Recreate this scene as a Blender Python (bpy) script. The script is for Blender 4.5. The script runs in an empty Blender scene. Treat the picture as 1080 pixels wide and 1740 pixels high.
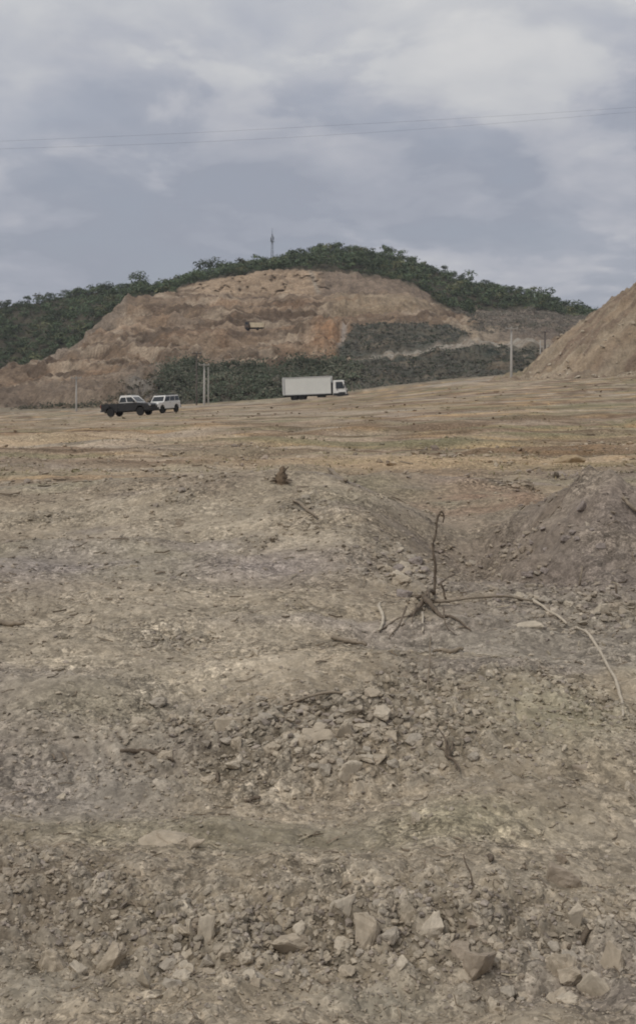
import bpy, bmesh, math, random
import numpy as np
from mathutils import Vector, Matrix, Quaternion

random.seed(11)
rng = np.random.default_rng(11)
S = bpy.context.scene
COL = S.collection
R = math.radians

# ------------------------------------------------------------------ camera
F_PX = 1614.0            # focal length in photograph pixels (frame 1080 x 1740)
HOR = 640.0              # row of the horizon in the photograph
EYE = 1.6
cam_d = bpy.data.cameras.new('camera')
cam = bpy.data.objects.new('camera', cam_d)
COL.objects.link(cam)
S.camera = cam
cam.location = (0, 0, EYE)
cam.rotation_euler = (R(90), 0, 0)
cam_d.sensor_fit = 'VERTICAL'
cam_d.sensor_height = 24.0
cam_d.lens = 24.0 * F_PX / 1740.0
cam_d.shift_y = -(870.0 - HOR) / 1740.0
cam_d.clip_start = 0.05
cam_d.clip_end = 9000

# ------------------------------------------------------------------ sky
SUN_EL, SUN_AZ = 56.0, -135.0     # azimuth measured from +Y (ahead) towards +X
world = bpy.data.worlds.new('World')
S.world = world
world.use_nodes = True
nt = world.node_tree
nt.nodes.clear()


def node(tree, kind, loc=None, **kw):
    n = tree.nodes.new(kind)
    for k, v in kw.items():
        setattr(n, k, v)
    return n


def math_n(tree, op, a, b=None, clamp=False):
    n = tree.nodes.new('ShaderNodeMath')
    n.operation = op
    n.use_clamp = clamp
    for i, v in enumerate((a, b)):
        if v is None:
            continue
        if isinstance(v, (int, float)):
            n.inputs[i].default_value = v
        else:
            tree.links.new(v, n.inputs[i])
    return n.outputs[0]


def ramp_n(tree, fac, stops, interp='EASE'):
    n = tree.nodes.new('ShaderNodeValToRGB')
    n.color_ramp.interpolation = interp
    el = n.color_ramp.elements
    while len(el) < len(stops):
        el.new(0.5)
    for e, (p, c) in zip(el, stops):
        e.position = p
        e.color = (c, c, c, 1) if isinstance(c, (int, float)) else (*c, 1)
    tree.links.new(fac, n.inputs[0])
    return n.outputs[0]


def mix_n(tree, fac, a, b, mode='MIX'):
    n = tree.nodes.new('ShaderNodeMix')
    n.data_type = 'RGBA'
    n.blend_type = mode
    for idx, v in ((0, fac), (6, a), (7, b)):
        if isinstance(v, (int, float)):
            n.inputs[idx].default_value = v
        elif isinstance(v, tuple):
            n.inputs[idx].default_value = (*v, 1)
        else:
            tree.links.new(v, n.inputs[idx])
    return n.outputs[2]


def noise_n(tree, vec, scale, detail=4, rough=0.55, dist=0.0):
    n = tree.nodes.new('ShaderNodeTexNoise')
    n.inputs['Scale'].default_value = scale
    n.inputs['Detail'].default_value = detail
    n.inputs['Roughness'].default_value = rough
    n.inputs['Distortion'].default_value = dist
    if vec is not None:
        tree.links.new(vec, n.inputs['Vector'])
    return n.outputs[0]


sky = node(nt, 'ShaderNodeTexSky')
sky.sky_type = 'NISHITA'
sky.sun_disc = False
sky.sun_elevation = R(SUN_EL)
sky.sun_rotation = R(SUN_AZ)
sky.air_density = 1.2
sky.dust_density = 2.0
tc = node(nt, 'ShaderNodeTexCoord')
sep = node(nt, 'ShaderNodeSeparateXYZ')
nt.links.new(tc.outputs['Generated'], sep.inputs[0])
zz = math_n(nt, 'MAXIMUM', sep.outputs['Z'], 0.0)
den = math_n(nt, 'ADD', zz, 0.27)
cx = math_n(nt, 'DIVIDE', sep.outputs['X'], den)
cy = math_n(nt, 'DIVIDE', sep.outputs['Y'], den)
comb = node(nt, 'ShaderNodeCombineXYZ')
nt.links.new(cx, comb.inputs[0])
nt.links.new(cy, comb.inputs[1])
comb.inputs[2].default_value = 3.7
cloud_vec = comb.outputs[0]
n_big = noise_n(nt, cloud_vec, 1.15, 3, 0.5, 0.2)
n_mid = noise_n(nt, cloud_vec, 3.3, 8, 0.53, 0.25)
n_fine = noise_n(nt, cloud_vec, 8.0, 7, 0.5, 0.3)
puff = ramp_n(nt, n_mid, [(0.36, 0.0), (0.47, 0.22), (0.535, 0.70), (0.68, 1.0)], 'LINEAR')
bank = math_n(nt, 'ADD', math_n(nt, 'MULTIPLY', n_big, 0.55), math_n(nt, 'MULTIPLY', puff, 0.20))
bank = math_n(nt, 'ADD', bank, math_n(nt, 'MULTIPLY', n_fine, 0.26))
high = node(nt, 'ShaderNodeMapRange')
high.interpolation_type = 'SMOOTHSTEP'
nt.links.new(zz, high.inputs[0])
high.inputs[1].default_value, high.inputs[2].default_value = 0.16, 0.42
high.inputs[3].default_value, high.inputs[4].default_value = 0.0, 0.23
bank = math_n(nt, 'ADD', bank, high.outputs[0])
cloud_col = ramp_n(nt, bank, [(0.40, (2.75, 2.95, 3.50)), (0.51, (3.18, 3.36, 3.90)),
                              (0.60, (3.85, 3.96, 4.40)), (0.71, (4.75, 4.82, 5.02)), (0.85, (5.5, 5.5, 5.55))], 'LINEAR')
cover = ramp_n(nt, n_mid, [(0.25, 0.90), (0.6, 1.0)])
sky_col = mix_n(nt, cover, sky.outputs[0], cloud_col)
bg = node(nt, 'ShaderNodeBackground')
bg.inputs['Strength'].default_value = 0.1
nt.links.new(sky_col, bg.inputs['Color'])
wout = node(nt, 'ShaderNodeOutputWorld')
nt.links.new(bg.outputs[0], wout.inputs['Surface'])

# ------------------------------------------------------------------ sun, exposure
sun_d = bpy.data.lights.new('sun', 'SUN')
sun_d.energy = 1.35
sun_d.angle = R(12)
sun_d.color = (1.0, 0.95, 0.87)
sun = bpy.data.objects.new('sun', sun_d)
COL.objects.link(sun)
sd = Vector((math.cos(R(SUN_EL)) * math.sin(R(SUN_AZ)), math.cos(R(SUN_EL)) * math.cos(R(SUN_AZ)), math.sin(R(SUN_EL))))
sun.rotation_euler = sd.to_track_quat('Z', 'Y').to_euler()
sun.location = (0, 0, 120)
S.view_settings.view_transform = 'Standard'
S.view_settings.look = 'None'
S.view_settings.exposure = 0.25
S.view_settings.gamma = 1.0
S.view_settings.use_curve_mapping = False
S.render.filter_size = 1.9
S.cycles.pixel_filter_type = 'BLACKMAN_HARRIS'
S.cycles.filter_width = 1.9
S.cycles.max_bounces = 5
S.cycles.use_denoising = True
S.cycles.denoiser = 'OPENIMAGEDENOISE'
S.cycles.denoising_input_passes = 'RGB_ALBEDO_NORMAL'


# ------------------------------------------------------------------ numpy noise
def _hash(ix, iy, seed):
    h = (ix.astype(np.int64) * 374761393 + iy.astype(np.int64) * 668265263 + seed * 974634777) & 0xFFFFFFFF
    h = ((h ^ (h >> 13)) * 1274126177) & 0xFFFFFFFF
    return ((h ^ (h >> 16)) & 0xFFFFFF) / float(0x1000000)


def vnoise(x, y, seed=0):
    x = np.asarray(x, float)
    y = np.asarray(y, float)
    ix = np.floor(x)
    iy = np.floor(y)
    fx = x - ix
    fy = y - iy
    g = 0
    ux = fx * fx * fx * (fx * (fx * 6 - 15) + 10)
    uy = fy * fy * fy * (fy * (fy * 6 - 15) + 10)

    def gr(dx, dy):
        a = _hash(ix + dx, iy + dy, seed) * 2 * np.pi
        return np.cos(a) * (fx - dx) + np.sin(a) * (fy - dy)
    a, b, c, d = gr(0, 0), gr(1, 0), gr(0, 1), gr(1, 1)
    return ((a * (1 - ux) + b * ux) * (1 - uy) + (c * (1 - ux) + d * ux) * uy) * 1.5


def fbm(x, y, oct=4, seed=0, gain=0.5):
    s = 0
    a = 1.0
    for k in range(oct):
        s = s + a * vnoise(x * 2 ** k + 17.3 * k, y * 2 ** k - 9.1 * k, seed + k)
        a *= gain
    return s


def worley(x, y, seed=0, near=None):
    """distance to the nearest cell point and that cell's random number"""
    x = np.asarray(x, float)
    y = np.asarray(y, float)
    if near is not None and np.ndim(x):
        b_, r_ = np.full(x.shape, 9.0), np.zeros(x.shape)
        if near.any():
            b_[near], r_[near] = worley(x[near], y[near], seed)
        return b_, r_
    ix = np.floor(x)
    iy = np.floor(y)
    best = np.full(np.shape(x), 9.0)
    rid = np.zeros(np.shape(x))
    for dx in (-1, 0, 1):
        for dy in (-1, 0, 1):
            cx_ = ix + dx
            cy_ = iy + dy
            px_ = cx_ + _hash(cx_, cy_, seed)
            py_ = cy_ + _hash(cx_, cy_, seed + 51)
            d = np.hypot(px_ - x, py_ - y)
            m = d < best
            best = np.where(m, d, best)
            rid = np.where(m, _hash(cx_, cy_, seed + 99), rid)
    return best, rid


def sstep(a, b, x):
    t = np.clip((x - a) / (b - a), 0, 1)
    return t * t * (3 - 2 * t)


def gauss(x, y, x0, y0, sx, sy):
    return np.exp(-((x - x0) / sx) ** 2 - ((y - y0) / sy) ** 2)


# ------------------------------------------------------------------ ground height
def wx(px, Y):
    return (px - 540.0) / F_PX * Y


def wz(py, Y):
    return EYE + (HOR - py) / F_PX * Y


def ground_base(X, Y):
    X = np.asarray(X, float)
    Y = np.asarray(Y, float)
    t = np.clip((Y - 14) / 74.0, -0.2, 2.2)
    t = t * sstep(8, 24, Y)
    Xc = 38 * np.tanh(X / 38.0)
    z = t * (-1.02 + np.where(Xc < 0, 0.064 * Xc, 0.104 * Xc)) * np.where(t > 1, 1 / np.maximum(t, 1) ** 0.7, 1)
    rw = gauss(X, Y, 0.0, 131.0, 10.0, 7.0)
    z = z * (1 - rw) + rw * (-1.62 + 0.045 * X)          # levelled haul road
    # low spoil mound left of the pit
    z = z + 0.34 * gauss(X, Y, -0.3, 11.4, 2.1, 1.5) + 0.16 * gauss(X, Y, -2.6, 12.2, 2.5, 1.3)
    z = z + 0.20 * gauss(X, Y, 0.25, 9.6, 0.9, 1.3)
    # pit between the two mounds
    z = z - 0.42 * gauss(X, Y, 1.55, 9.6, 0.7, 2.0) - 0.16 * gauss(X, Y, 1.2, 12.0, 0.9, 0.9)
    z = z + 0.17 * gauss(X, Y, 1.2, 13.6, 1.6, 0.55)
    # dark spoil mound at the right
    r = np.hypot((X - 2.64) / 1.05, (Y - 9.3) / 1.8)
    r = r + 0.30 * np.clip(r + 0.15, 0, 0.8) * fbm(X / 0.7, Y / 0.7, 4, 13, 0.55)
    z = z + 0.66 * np.clip(1 - np.sqrt(r * r + 0.001), 0, 1)
    z = z + np.clip(1.3 - r, 0, 1) * (0.07 * fbm(X / 0.42, Y / 0.42, 4, 14, 0.6) + 0.03 * np.abs(vnoise(X / 0.16, Y / 0.16, 15)))
    r2 = np.hypot((X - 4.0) / 1.9, (Y - 8.7) / 2.1)
    z = z + 0.20 * np.clip(1 - r2, 0, 1)
    # foreground unevenness
    z = z + 0.07 * gauss(X, Y, 0.1, 4.45, 1.1, 0.35) - 0.05 * gauss(X, Y, -0.2, 3.75, 1.6, 0.3)
    z = z + 0.06 * gauss(X, Y, 1.2, 5.0, 0.5, 0.35) + 0.05 * gauss(X, Y, -0.9, 2.75, 0.5, 0.22)
    z = z + 0.05 * gauss(X, Y, 0.7, 2.75, 0.6, 0.2) - 0.04 * gauss(X, Y, 0.3, 2.42, 0.35, 0.12)
    z = z + 0.10 * gauss(X, Y, 5.3, 20.3, 0.9, 0.5)
    return z


TRACKS = [(21.5, 0.16), (23.3, 0.16), (33.0, -0.22), (35.0, -0.22), (49.0, 0.10), (51.2, 0.10), (66.0, -0.05), (68.0, -0.05), (17.2, 0.05)]


def tracks(X, Y):
    if np.ndim(X):
        far_ = (Y > 12) & (Y < 95)
        out = np.zeros(np.shape(X))
        if far_.any():
            out[far_] = _tracks(X[far_], Y[far_])
        return out
    return _tracks(X, Y)


def _tracks(X, Y):
    t = 0
    for k, (y0, b) in enumerate(TRACKS):
        yc = y0 + b * X + (0.03 * y0) * np.sin(X / 6.0 + k // 2) + 0.012 * y0 * vnoise(X / 4.0, 0 * X + k // 2, 19)
        t = t + np.exp(-((Y - yc) / (0.20 + 0.006 * y0)) ** 2)
    return np.clip(t, 0, 1)


def rubble_mask(X, Y):
    m = sstep(0.22, 0.7, fbm(X * 0.9, Y * 0.75, 3, 71))
    m = np.maximum(m * 0.75, 1.0 * gauss(X, Y, 0.05, 4.3, 1.15, 0.40))
    m = np.maximum(m, 0.95 * gauss(X, Y, 0.75, 8.1, 0.5, 0.9))
    m = np.maximum(m, 0.9 * gauss(X, Y, 1.9, 6.6, 0.7, 0.9))
    m = np.maximum(m, 0.9 * gauss(X, Y, 0.1, 2.72, 1.3, 0.22))
    return np.clip(m, 0, 1)


def ground_z(X, Y):
    X = np.asarray(X, float)
    Y = np.asarray(Y, float)
    D = np.hypot(X, Y)
    z = ground_base(X, Y)
    foot = np.maximum(D * D / 2582.0 * 2.0, 0.004)

    def lod(lam):
        return np.clip(lam / (2.2 * foot) - 0.35, 0, 1)
    far = sstep(14, 30, D)
    z = z + (0.05 + 0.07 * far) * fbm(X / 3.1, Y / 2.6, 2, 3) * lod(3.0)
    # wheel-churned ridges that run across the field
    z = z + 0.24 * far * (1 - sstep(90, 150, D)) * fbm(X / 6.0, Y / 1.5, 3, 9) * lod(2.2)
    rm = rubble_mask(X, Y)
    tk = tracks(X, Y)
    z = z - tk * (0.05 + 0.0012 * D) * (0.7 + 0.6 * vnoise(X / 1.5, Y / 1.5, 23))
    z = z + 0.055 * fbm(X / 0.95, Y / 0.85, 2, 21) * lod(0.9)
    q = fbm(X / 0.36 + 0.3 * vnoise(X * 3, Y * 3, 5), Y / 0.33, 3, 31)
    z = z + (0.014 + 0.020 * rm) * (np.abs(q) * 1.7 - 0.4) * lod(0.3)
    z = z + 0.05 * (1 - far) * fbm(X / 2.2, Y / 0.62, 3, 25) * lod(0.6)
    w1, i1 = worley(X / 0.105, Y / 0.095, 41, D < 18)
    z = z + 0.055 * np.clip(0.66 * i1 + 0.02 - w1, 0, 0.4) / 0.6 * (0.10 + 0.90 * rm) * lod(0.12)
    w2, i2 = worley(X / 0.047, Y / 0.043, 43, D < 12)
    z = z + 0.024 * np.clip(0.70 * i2 + 0.02 - w2, 0, 0.4) / 0.6 * (0.18 + 0.82 * rm) * lod(0.06)
    z = z + (0.006 + 0.008 * rm) * fbm(X / 0.085, Y / 0.08, 3, 61, 0.6) * lod(0.06)
    return z


def hit(px, py, y0=1.8, y1=140.0):
    """where the sight line through a photograph pixel first meets the ground"""
    Y = np.exp(np.linspace(math.log(y0), math.log(y1), 1400))
    X = wx(px, Y)
    d = wz(py, Y) - ground_base(X, Y)
    k = np.argmax(d < 0)
    if d[k] >= 0:
        k = len(Y) - 1
    Yh = Y[k]
    Xh = wx(px, Yh)
    return float(Xh), float(Yh), float(ground_z(Xh, Yh))


# ------------------------------------------------------------------ mesh and object helpers
def mesh_np(name, V, Fc, smooth=True, cols=None):
    V = np.asarray(V, np.float32)
    Fc = np.asarray(Fc, np.int32)
    k = Fc.shape[1]
    me = bpy.data.meshes.new(name)
    me.vertices.add(len(V))
    me.vertices.foreach_set('co', V.ravel())
    me.loops.add(len(Fc) * k)
    me.loops.foreach_set('vertex_index', Fc.ravel())
    me.polygons.add(len(Fc))
    me.polygons.foreach_set('loop_start', np.arange(0, len(Fc) * k, k, dtype=np.int32))
    me.polygons.foreach_set('loop_total', np.full(len(Fc), k, np.int32))
    me.polygons.foreach_set('use_smooth', np.full(len(Fc), smooth, bool))
    if cols is not None:
        a = me.color_attributes.new('Col', 'FLOAT_COLOR', 'POINT')
        c = np.ones((len(V), 4), np.float32)
        c[:, :3] = cols
        a.data.foreach_set('color', c.ravel())
    me.update()
    me.validate()
    return me


def link(name, me, mat=None, parent=None, loc=None, rot=None, scale=None):
    o = bpy.data.objects.new(name, me)
    COL.objects.link(o)
    if me is not None and mat is not None and not me.materials:
        me.materials.append(mat)
    if parent is not None:
        o.parent = parent
    if loc is not None:
        o.location = loc
    if rot is not None:
        o.rotation_euler = rot
    if scale is not None:
        o.scale = scale
    return o


def tag(o, label, cat, group=None, kind=None):
    o['label'] = label
    o['category'] = cat
    if group:
        o['group'] = group
    if kind:
        o['kind'] = kind
    return o


def thing(name, label, cat, loc, rz=0.0, group=None):
    o = link(name, None, loc=loc, rot=(0, 0, rz))
    o.empty_display_size = 0.2
    return tag(o, label, cat, group)


def bm_mesh(name, bm, smooth=False):
    me = bpy.data.meshes.new(name)
    bm.normal_update()
    bm.to_mesh(me)
    bm.free()
    if smooth:
        me.polygons.foreach_set('use_smooth', np.ones(len(me.polygons), bool))
    return me


def box_bm(x0, x1, y0, y1, z0, z1, bev=0.0, bm=None):
    own = bm is None
    bm = bm or bmesh.new()
    vs = [bm.verts.new((x, y, z)) for z in (z0, z1) for y in (y0, y1) for x in (x0, x1)]
    fs = [(0, 2, 3, 1), (4, 5, 7, 6), (0, 1, 5, 4), (2, 6, 7, 3), (1, 3, 7, 5), (0, 4, 6, 2)]
    fl = [bm.faces.new([vs[i] for i in f]) for f in fs]
    if bev > 0:
        ed = list({e for f in fl for e in f.edges})
        bmesh.ops.bevel(bm, geom=ed, offset=bev, segments=2, affect='EDGES', profile=0.6)
    return bm


def prism_bm(prof, y0, y1, bev=0.0, top_in=0.0, z_in=None):
    """side profile (x, z) pulled from y0 to y1; above z_in the sides lean inwards"""
    bm = bmesh.new()

    def yy(y, z):
        if z_in is None or z <= z_in:
            return y
        return y - math.copysign(top_in * (z - z_in), y)
    a = [bm.verts.new((x, yy(y0, z), z)) for x, z in prof]
    b = [bm.verts.new((x, yy(y1, z), z)) for x, z in prof]
    n = len(prof)
    fl = [bm.faces.new(a), bm.faces.new(b[::-1])]
    for i in range(n):
        fl.append(bm.faces.new((a[i], b[i], b[(i + 1) % n], a[(i + 1) % n])))
    bmesh.ops.recalc_face_normals(bm, faces=fl)
    if bev > 0:
        bmesh.ops.bevel(bm, geom=list(bm.edges), offset=bev, segments=2, affect='EDGES', profile=0.6)
    return bm


def lathe_bm(prof, seg=20, axis='Y'):
    """prof: (radius, along); closed ring round the axis"""
    bm = bmesh.new()
    rings = []
    for r, t in prof:
        ring = []
        for k in range(seg):
            a = 2 * math.pi * k / seg
            c, s = r * math.cos(a), r * math.sin(a)
            ring.append(bm.verts.new({'Y': (c, t, s), 'Z': (c, s, t), 'X': (t, c, s)}[axis]))
        rings.append(ring)
    for a, b in zip(rings, rings[1:]):
        for k in range(seg):
            bm.faces.new((a[k], a[(k + 1) % seg], b[(k + 1) % seg], b[k]))
    for ring in (rings[0], rings[-1]):
        if len(ring) > 2 and prof[0][0] > 1e-4:
            bm.faces.new(ring)
    bmesh.ops.recalc_face_normals(bm, faces=bm.faces[:])
    return bm


def tube_mesh(name, pts, rad, seg=7, rough=0.0, seed=0):
    pts = np.array(pts, float)
    n = len(pts)
    rad = np.interp(np.linspace(0, 1, n), np.linspace(0, 1, len(rad)), rad)
    T = np.gradient(pts, axis=0)
    T /= np.linalg.norm(T, axis=1)[:, None] + 1e-9
    up = np.array([0.13, 0.21, 0.97])
    V = []
    rs = np.random.default_rng(seed)
    for i in range(n):
        u = np.cross(T[i], up)
        if np.linalg.norm(u) < 0.05:
            u = np.cross(T[i], (1, 0, 0))
        u /= np.linalg.norm(u)
        v = np.cross(T[i], u)
        for k in range(seg):
            a = 2 * math.pi * k / seg
            r = rad[i] * max(0.4, 1 + rough * rs.normal())
            V.append(pts[i] + r * (math.cos(a) * u + math.sin(a) * v))
    Fq = []
    for i in range(n - 1):
        for k in range(seg):
            k2 = (k + 1) % seg
            Fq.append((i * seg + k, i * seg + k2, (i + 1) * seg + k2, (i + 1) * seg + k))
    me = bpy.data.meshes.new(name)
    me.from_pydata([tuple(v) for v in V], [], Fq + [tuple(range(seg))[::-1], tuple(range((n - 1) * seg, n * seg))])
    me.polygons.foreach_set('use_smooth', np.ones(len(me.polygons), bool))
    return me


def smooth_path(pts, per=6):
    pts = [np.array(p, float) for p in pts]
    out = []
    P = [2 * pts[0] - pts[1]] + pts + [2 * pts[-1] - pts[-2]]
    for i in range(1, len(P) - 2):
        for t in np.linspace(0, 1, per, endpoint=False):
            p0, p1, p2, p3 = P[i - 1:i + 3]
            out.append(0.5 * ((2 * p1) + (-p0 + p2) * t + (2 * p0 - 5 * p1 + 4 * p2 - p3) * t ** 2 + (-p0 + 3 * p1 - 3 * p2 + p3) * t ** 3))
    out.append(pts[-1])
    return np.array(out)


# ------------------------------------------------------------------ materials
def mat_plain(name, col, rough=0.8, var=0.0, scale=8.0, metal=0.0, bump=0.0, spec=0.3, coat=0.0):
    m = bpy.data.materials.new(name)
    m.use_nodes = True
    t = m.node_tree
    b = t.nodes['Principled BSDF']
    b.inputs['Roughness'].default_value = rough
    b.inputs['Metallic'].default_value = metal
    b.inputs['Specular IOR Level'].default_value = spec
    b.inputs['Coat Weight'].default_value = coat
    b.inputs['Base Color'].default_value = (*col, 1)
    if var > 0 or bump > 0:
        tcn = t.nodes.new('ShaderNodeTexCoord')
        nz = noise_n(t, tcn.outputs['Object'], scale, 6, 0.6)
        k = ramp_n(t, nz, [(0.28, 1 - var), (0.72, 1 + var)], 'LINEAR')
        c = mix_n(t, 1.0, tuple(col), k, 'MULTIPLY')
        t.links.new(c, b.inputs['Base Color'])
        if bump > 0:
            bn = t.nodes.new('ShaderNodeBump')
            bn.inputs['Strength'].default_value = bump
            bn.inputs['Distance'].default_value = 0.02
            t.links.new(nz, bn.inputs['Height'])
            t.links.new(bn.outputs[0], b.inputs['Normal'])
    return m


def mat_soil(name, layers, bump_layers, rough=0.95):
    """vertex colour of the soil times fine grain at several sizes, with relief of the same sizes"""
    m = bpy.data.materials.new(name)
    m.use_nodes = True
    t = m.node_tree
    b = t.nodes['Principled BSDF']
    b.inputs['Roughness'].default_value = rough
    b.inputs['Specular IOR Level'].default_value = 0.12
    at = t.nodes.new('ShaderNodeAttribute')
    at.attribute_name = 'Col'
    tcn = t.nodes.new('ShaderNodeTexCoord')
    vec = tcn.outputs['Object']
    c = at.outputs['Color']
    for sc, lo, hi, det in layers:
        k = ramp_n(t, noise_n(t, vec, sc, det, 0.62, 0.15), [(0.27, lo), (0.5, 1.0), (0.73, hi)], 'LINEAR')
        c = mix_n(t, 1.0, c, k, 'MULTIPLY')
    t.links.new(c, b.inputs['Base Color'])
    prev = None
    for sc, dist, det in bump_layers:
        bn = t.nodes.new('ShaderNodeBump')
        bn.inputs['Strength'].default_value = 1.0
        bn.inputs['Distance'].default_value = dist
        t.links.new(noise_n(t, vec, sc, det, 0.65), bn.inputs['Height'])
        if prev is not None:
            t.links.new(prev, bn.inputs['Normal'])
        prev = bn.outputs[0]
    if prev is not None:
        t.links.new(prev, b.inputs['Normal'])
    return m


def mat_leaf(name, scale=0.35, lo=0.65, hi=1.4):
    m = bpy.data.materials.new(name)
    m.use_nodes = True
    t = m.node_tree
    b = t.nodes['Principled BSDF']
    b.inputs['Roughness'].default_value = 0.75
    b.inputs['Specular IOR Level'].default_value = 0.15
    at = t.nodes.new('ShaderNodeAttribute')
    at.attribute_name = 'Col'
    oi = t.nodes.new('ShaderNodeObjectInfo')
    k0 = ramp_n(t, oi.outputs['Random'], [(0, 0.78), (1, 1.25)], 'LINEAR')
    tcn = t.nodes.new('ShaderNodeTexCoord')
    k = ramp_n(t, noise_n(t, tcn.outputs['Object'], scale, 3, 0.6), [(0.3, lo), (0.7, hi)], 'LINEAR')
    c = mix_n(t, 1.0, at.outputs['Color'], k, 'MULTIPLY')
    c = mix_n(t, 1.0, c, k0, 'MULTIPLY')
    t.links.new(c, b.inputs['Base Color'])
    tr = t.nodes.new('ShaderNodeBsdfTranslucent')
    t.links.new(c, tr.inputs['Color'])
    mx = t.nodes.new('ShaderNodeMixShader')
    mx.inputs[0].default_value = 0.18
    t.links.new(b.outputs[0], mx.inputs[1])
    t.links.new(tr.outputs[0], mx.inputs[2])
    t.links.new(mx.outputs[0], t.nodes['Material Output'].inputs['Surface'])
    return m


def mat_gravelly(name):
    """stony soil: vertex colour times grain by grain brightness, with each grain standing proud"""
    m = bpy.data.materials.new(name)
    m.use_nodes = True
    t = m.node_tree
    b = t.nodes['Principled BSDF']
    b.inputs['Roughness'].default_value = 0.95
    b.inputs['Specular IOR Level'].default_value = 0.12
    at = t.nodes.new('ShaderNodeAttribute')
    at.attribute_name = 'Col'
    vec = t.nodes.new('ShaderNodeTexCoord').outputs['Object']
    c = at.outputs['Color']
    for sc, lo, hi, det in [(2.6, 0.80, 1.18, 6), (14.0, 0.66, 1.28, 7)]:
        k = ramp_n(t, noise_n(t, vec, sc, det, 0.62, 0.15), [(0.27, lo), (0.5, 1.0), (0.73, hi)], 'LINEAR')
        c = mix_n(t, 1.0, c, k, 'MULTIPLY')
    patch = ramp_n(t, noise_n(t, vec, 1.7, 4, 0.6), [(0.38, 0.30), (0.66, 1.0)], 'LINEAR')
    wob = t.nodes.new('ShaderNodeVectorMath')
    wob.operation = 'MULTIPLY_ADD'
    nzc = t.nodes.new('ShaderNodeTexNoise')
    nzc.inputs['Scale'].default_value = 30
    t.links.new(vec, nzc.inputs['Vector'])
    t.links.new(nzc.outputs['Color'], wob.inputs[0])
    wob.inputs[1].default_value = (0.02, 0.02, 0.02)
    t.links.new(vec, wob.inputs[2])
    prev = None
    for sc, lo, hi, dist in [(19.0, 0.74, 1.34, 0.030), (48.0, 0.66, 1.40, 0.012), (110.0, 0.72, 1.32, 0.005)]:
        v = t.nodes.new('ShaderNodeTexVoronoi')
        v.inputs['Scale'].default_value = sc
        t.links.new(wob.outputs[0], v.inputs['Vector'])
        sp = t.nodes.new('ShaderNodeSeparateColor')
        t.links.new(v.outputs['Color'], sp.inputs[0])
        k = ramp_n(t, sp.outputs[0], [(0.1, lo), (0.55, 0.98), (0.95, hi)], 'LINEAR')
        c = mix_n(t, patch, c, mix_n(t, 1.0, c, k, 'MULTIPLY'))
        hgt = math_n(t, 'MULTIPLY', math_n(t, 'SUBTRACT', 0.75, v.outputs['Distance'], True), sp.outputs[1])
        bn = t.nodes.new('ShaderNodeBump')
        t.links.new(patch, bn.inputs['Strength'])
        bn.inputs['Distance'].default_value = dist
        t.links.new(hgt, bn.inputs['Height'])
        if prev is not None:
            t.links.new(prev, bn.inputs['Normal'])
        prev = bn.outputs[0]
    t.links.new(c, b.inputs['Base Color'])
    t.links.new(prev, b.inputs['Normal'])
    return m


M = {}
M['ground'] = mat_gravelly('field_soil')
M['hill'] = mat_soil('quarry_soil', [(0.06, 0.85, 1.15, 4), (0.35, 0.70, 1.30, 6), (1.6, 0.62, 1.36, 5)],
                     [(0.7, 0.7, 6), (2.6, 0.35, 5)])
M['heap'] = mat_soil('spoil_soil', [(0.12, 0.85, 1.15, 4), (0.8, 0.75, 1.25, 6), (4.0, 0.72, 1.28, 5)],
                     [(1.4, 0.25, 6), (6.0, 0.08, 5)])
M['gravel'] = mat_soil('gravel_stone', [(60.0, 0.8, 1.2, 4)], [(180.0, 0.003, 3)])
M['leaf'] = mat_leaf('leaf')
M['leaf_mass'] = mat_leaf('woodland_leaf', 0.09, 0.72, 1.35)
M['bark'] = mat_plain('bark', (0.085, 0.07, 0.055), 0.9, 0.3, 3.0)
M['wood_dark'] = mat_plain('dead_wood', (0.15, 0.118, 0.088), 0.9, 0.35, 40.0, bump=0.5)
M['wood_brown'] = mat_plain('brown_fibre', (0.17, 0.125, 0.085), 0.9, 0.4, 30.0, bump=0.6)
M['wood_mid'] = mat_plain('weathered_wood', (0.25, 0.205, 0.155), 0.9, 0.3, 30.0, bump=0.5)
M['wood_pale'] = mat_plain('bleached_wood', (0.46, 0.40, 0.315), 0.85, 0.2, 25.0, bump=0.4)
M['pole_pale'] = mat_plain('pole_concrete', (0.36, 0.34, 0.31), 0.85, 0.15, 1.5)
M['pole_dark'] = mat_plain('pole_timber', (0.10, 0.085, 0.075), 0.9, 0.2, 1.5)
M['steel'] = mat_plain('mast_steel', (0.12, 0.13, 0.14), 0.6, 0.1, 2.0)
M['wire'] = mat_plain('wire', (0.10, 0.10, 0.11), 0.6)
ROCKC = {'tan': (0.395, 0.335, 0.258), 'grey': (0.355, 0.312, 0.255), 'pale': (0.455, 0.395, 0.312),
         'brown': (0.315, 0.262, 0.205), 'purple': (0.280, 0.240, 0.215), 'ochre': (0.36, 0.28, 0.185)}
for k, c in ROCKC.items():
    M['rock_' + k] = mat_plain('rock_' + k, c, 0.95, 0.22, 5.0, bump=0.22, spec=0.1)

# ================================================================== SETTING
# ------------------------------------------------------------------ ground
def lerp_c(a, b, t):
    return a + (np.asarray(b) - a) * t[:, None]


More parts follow.
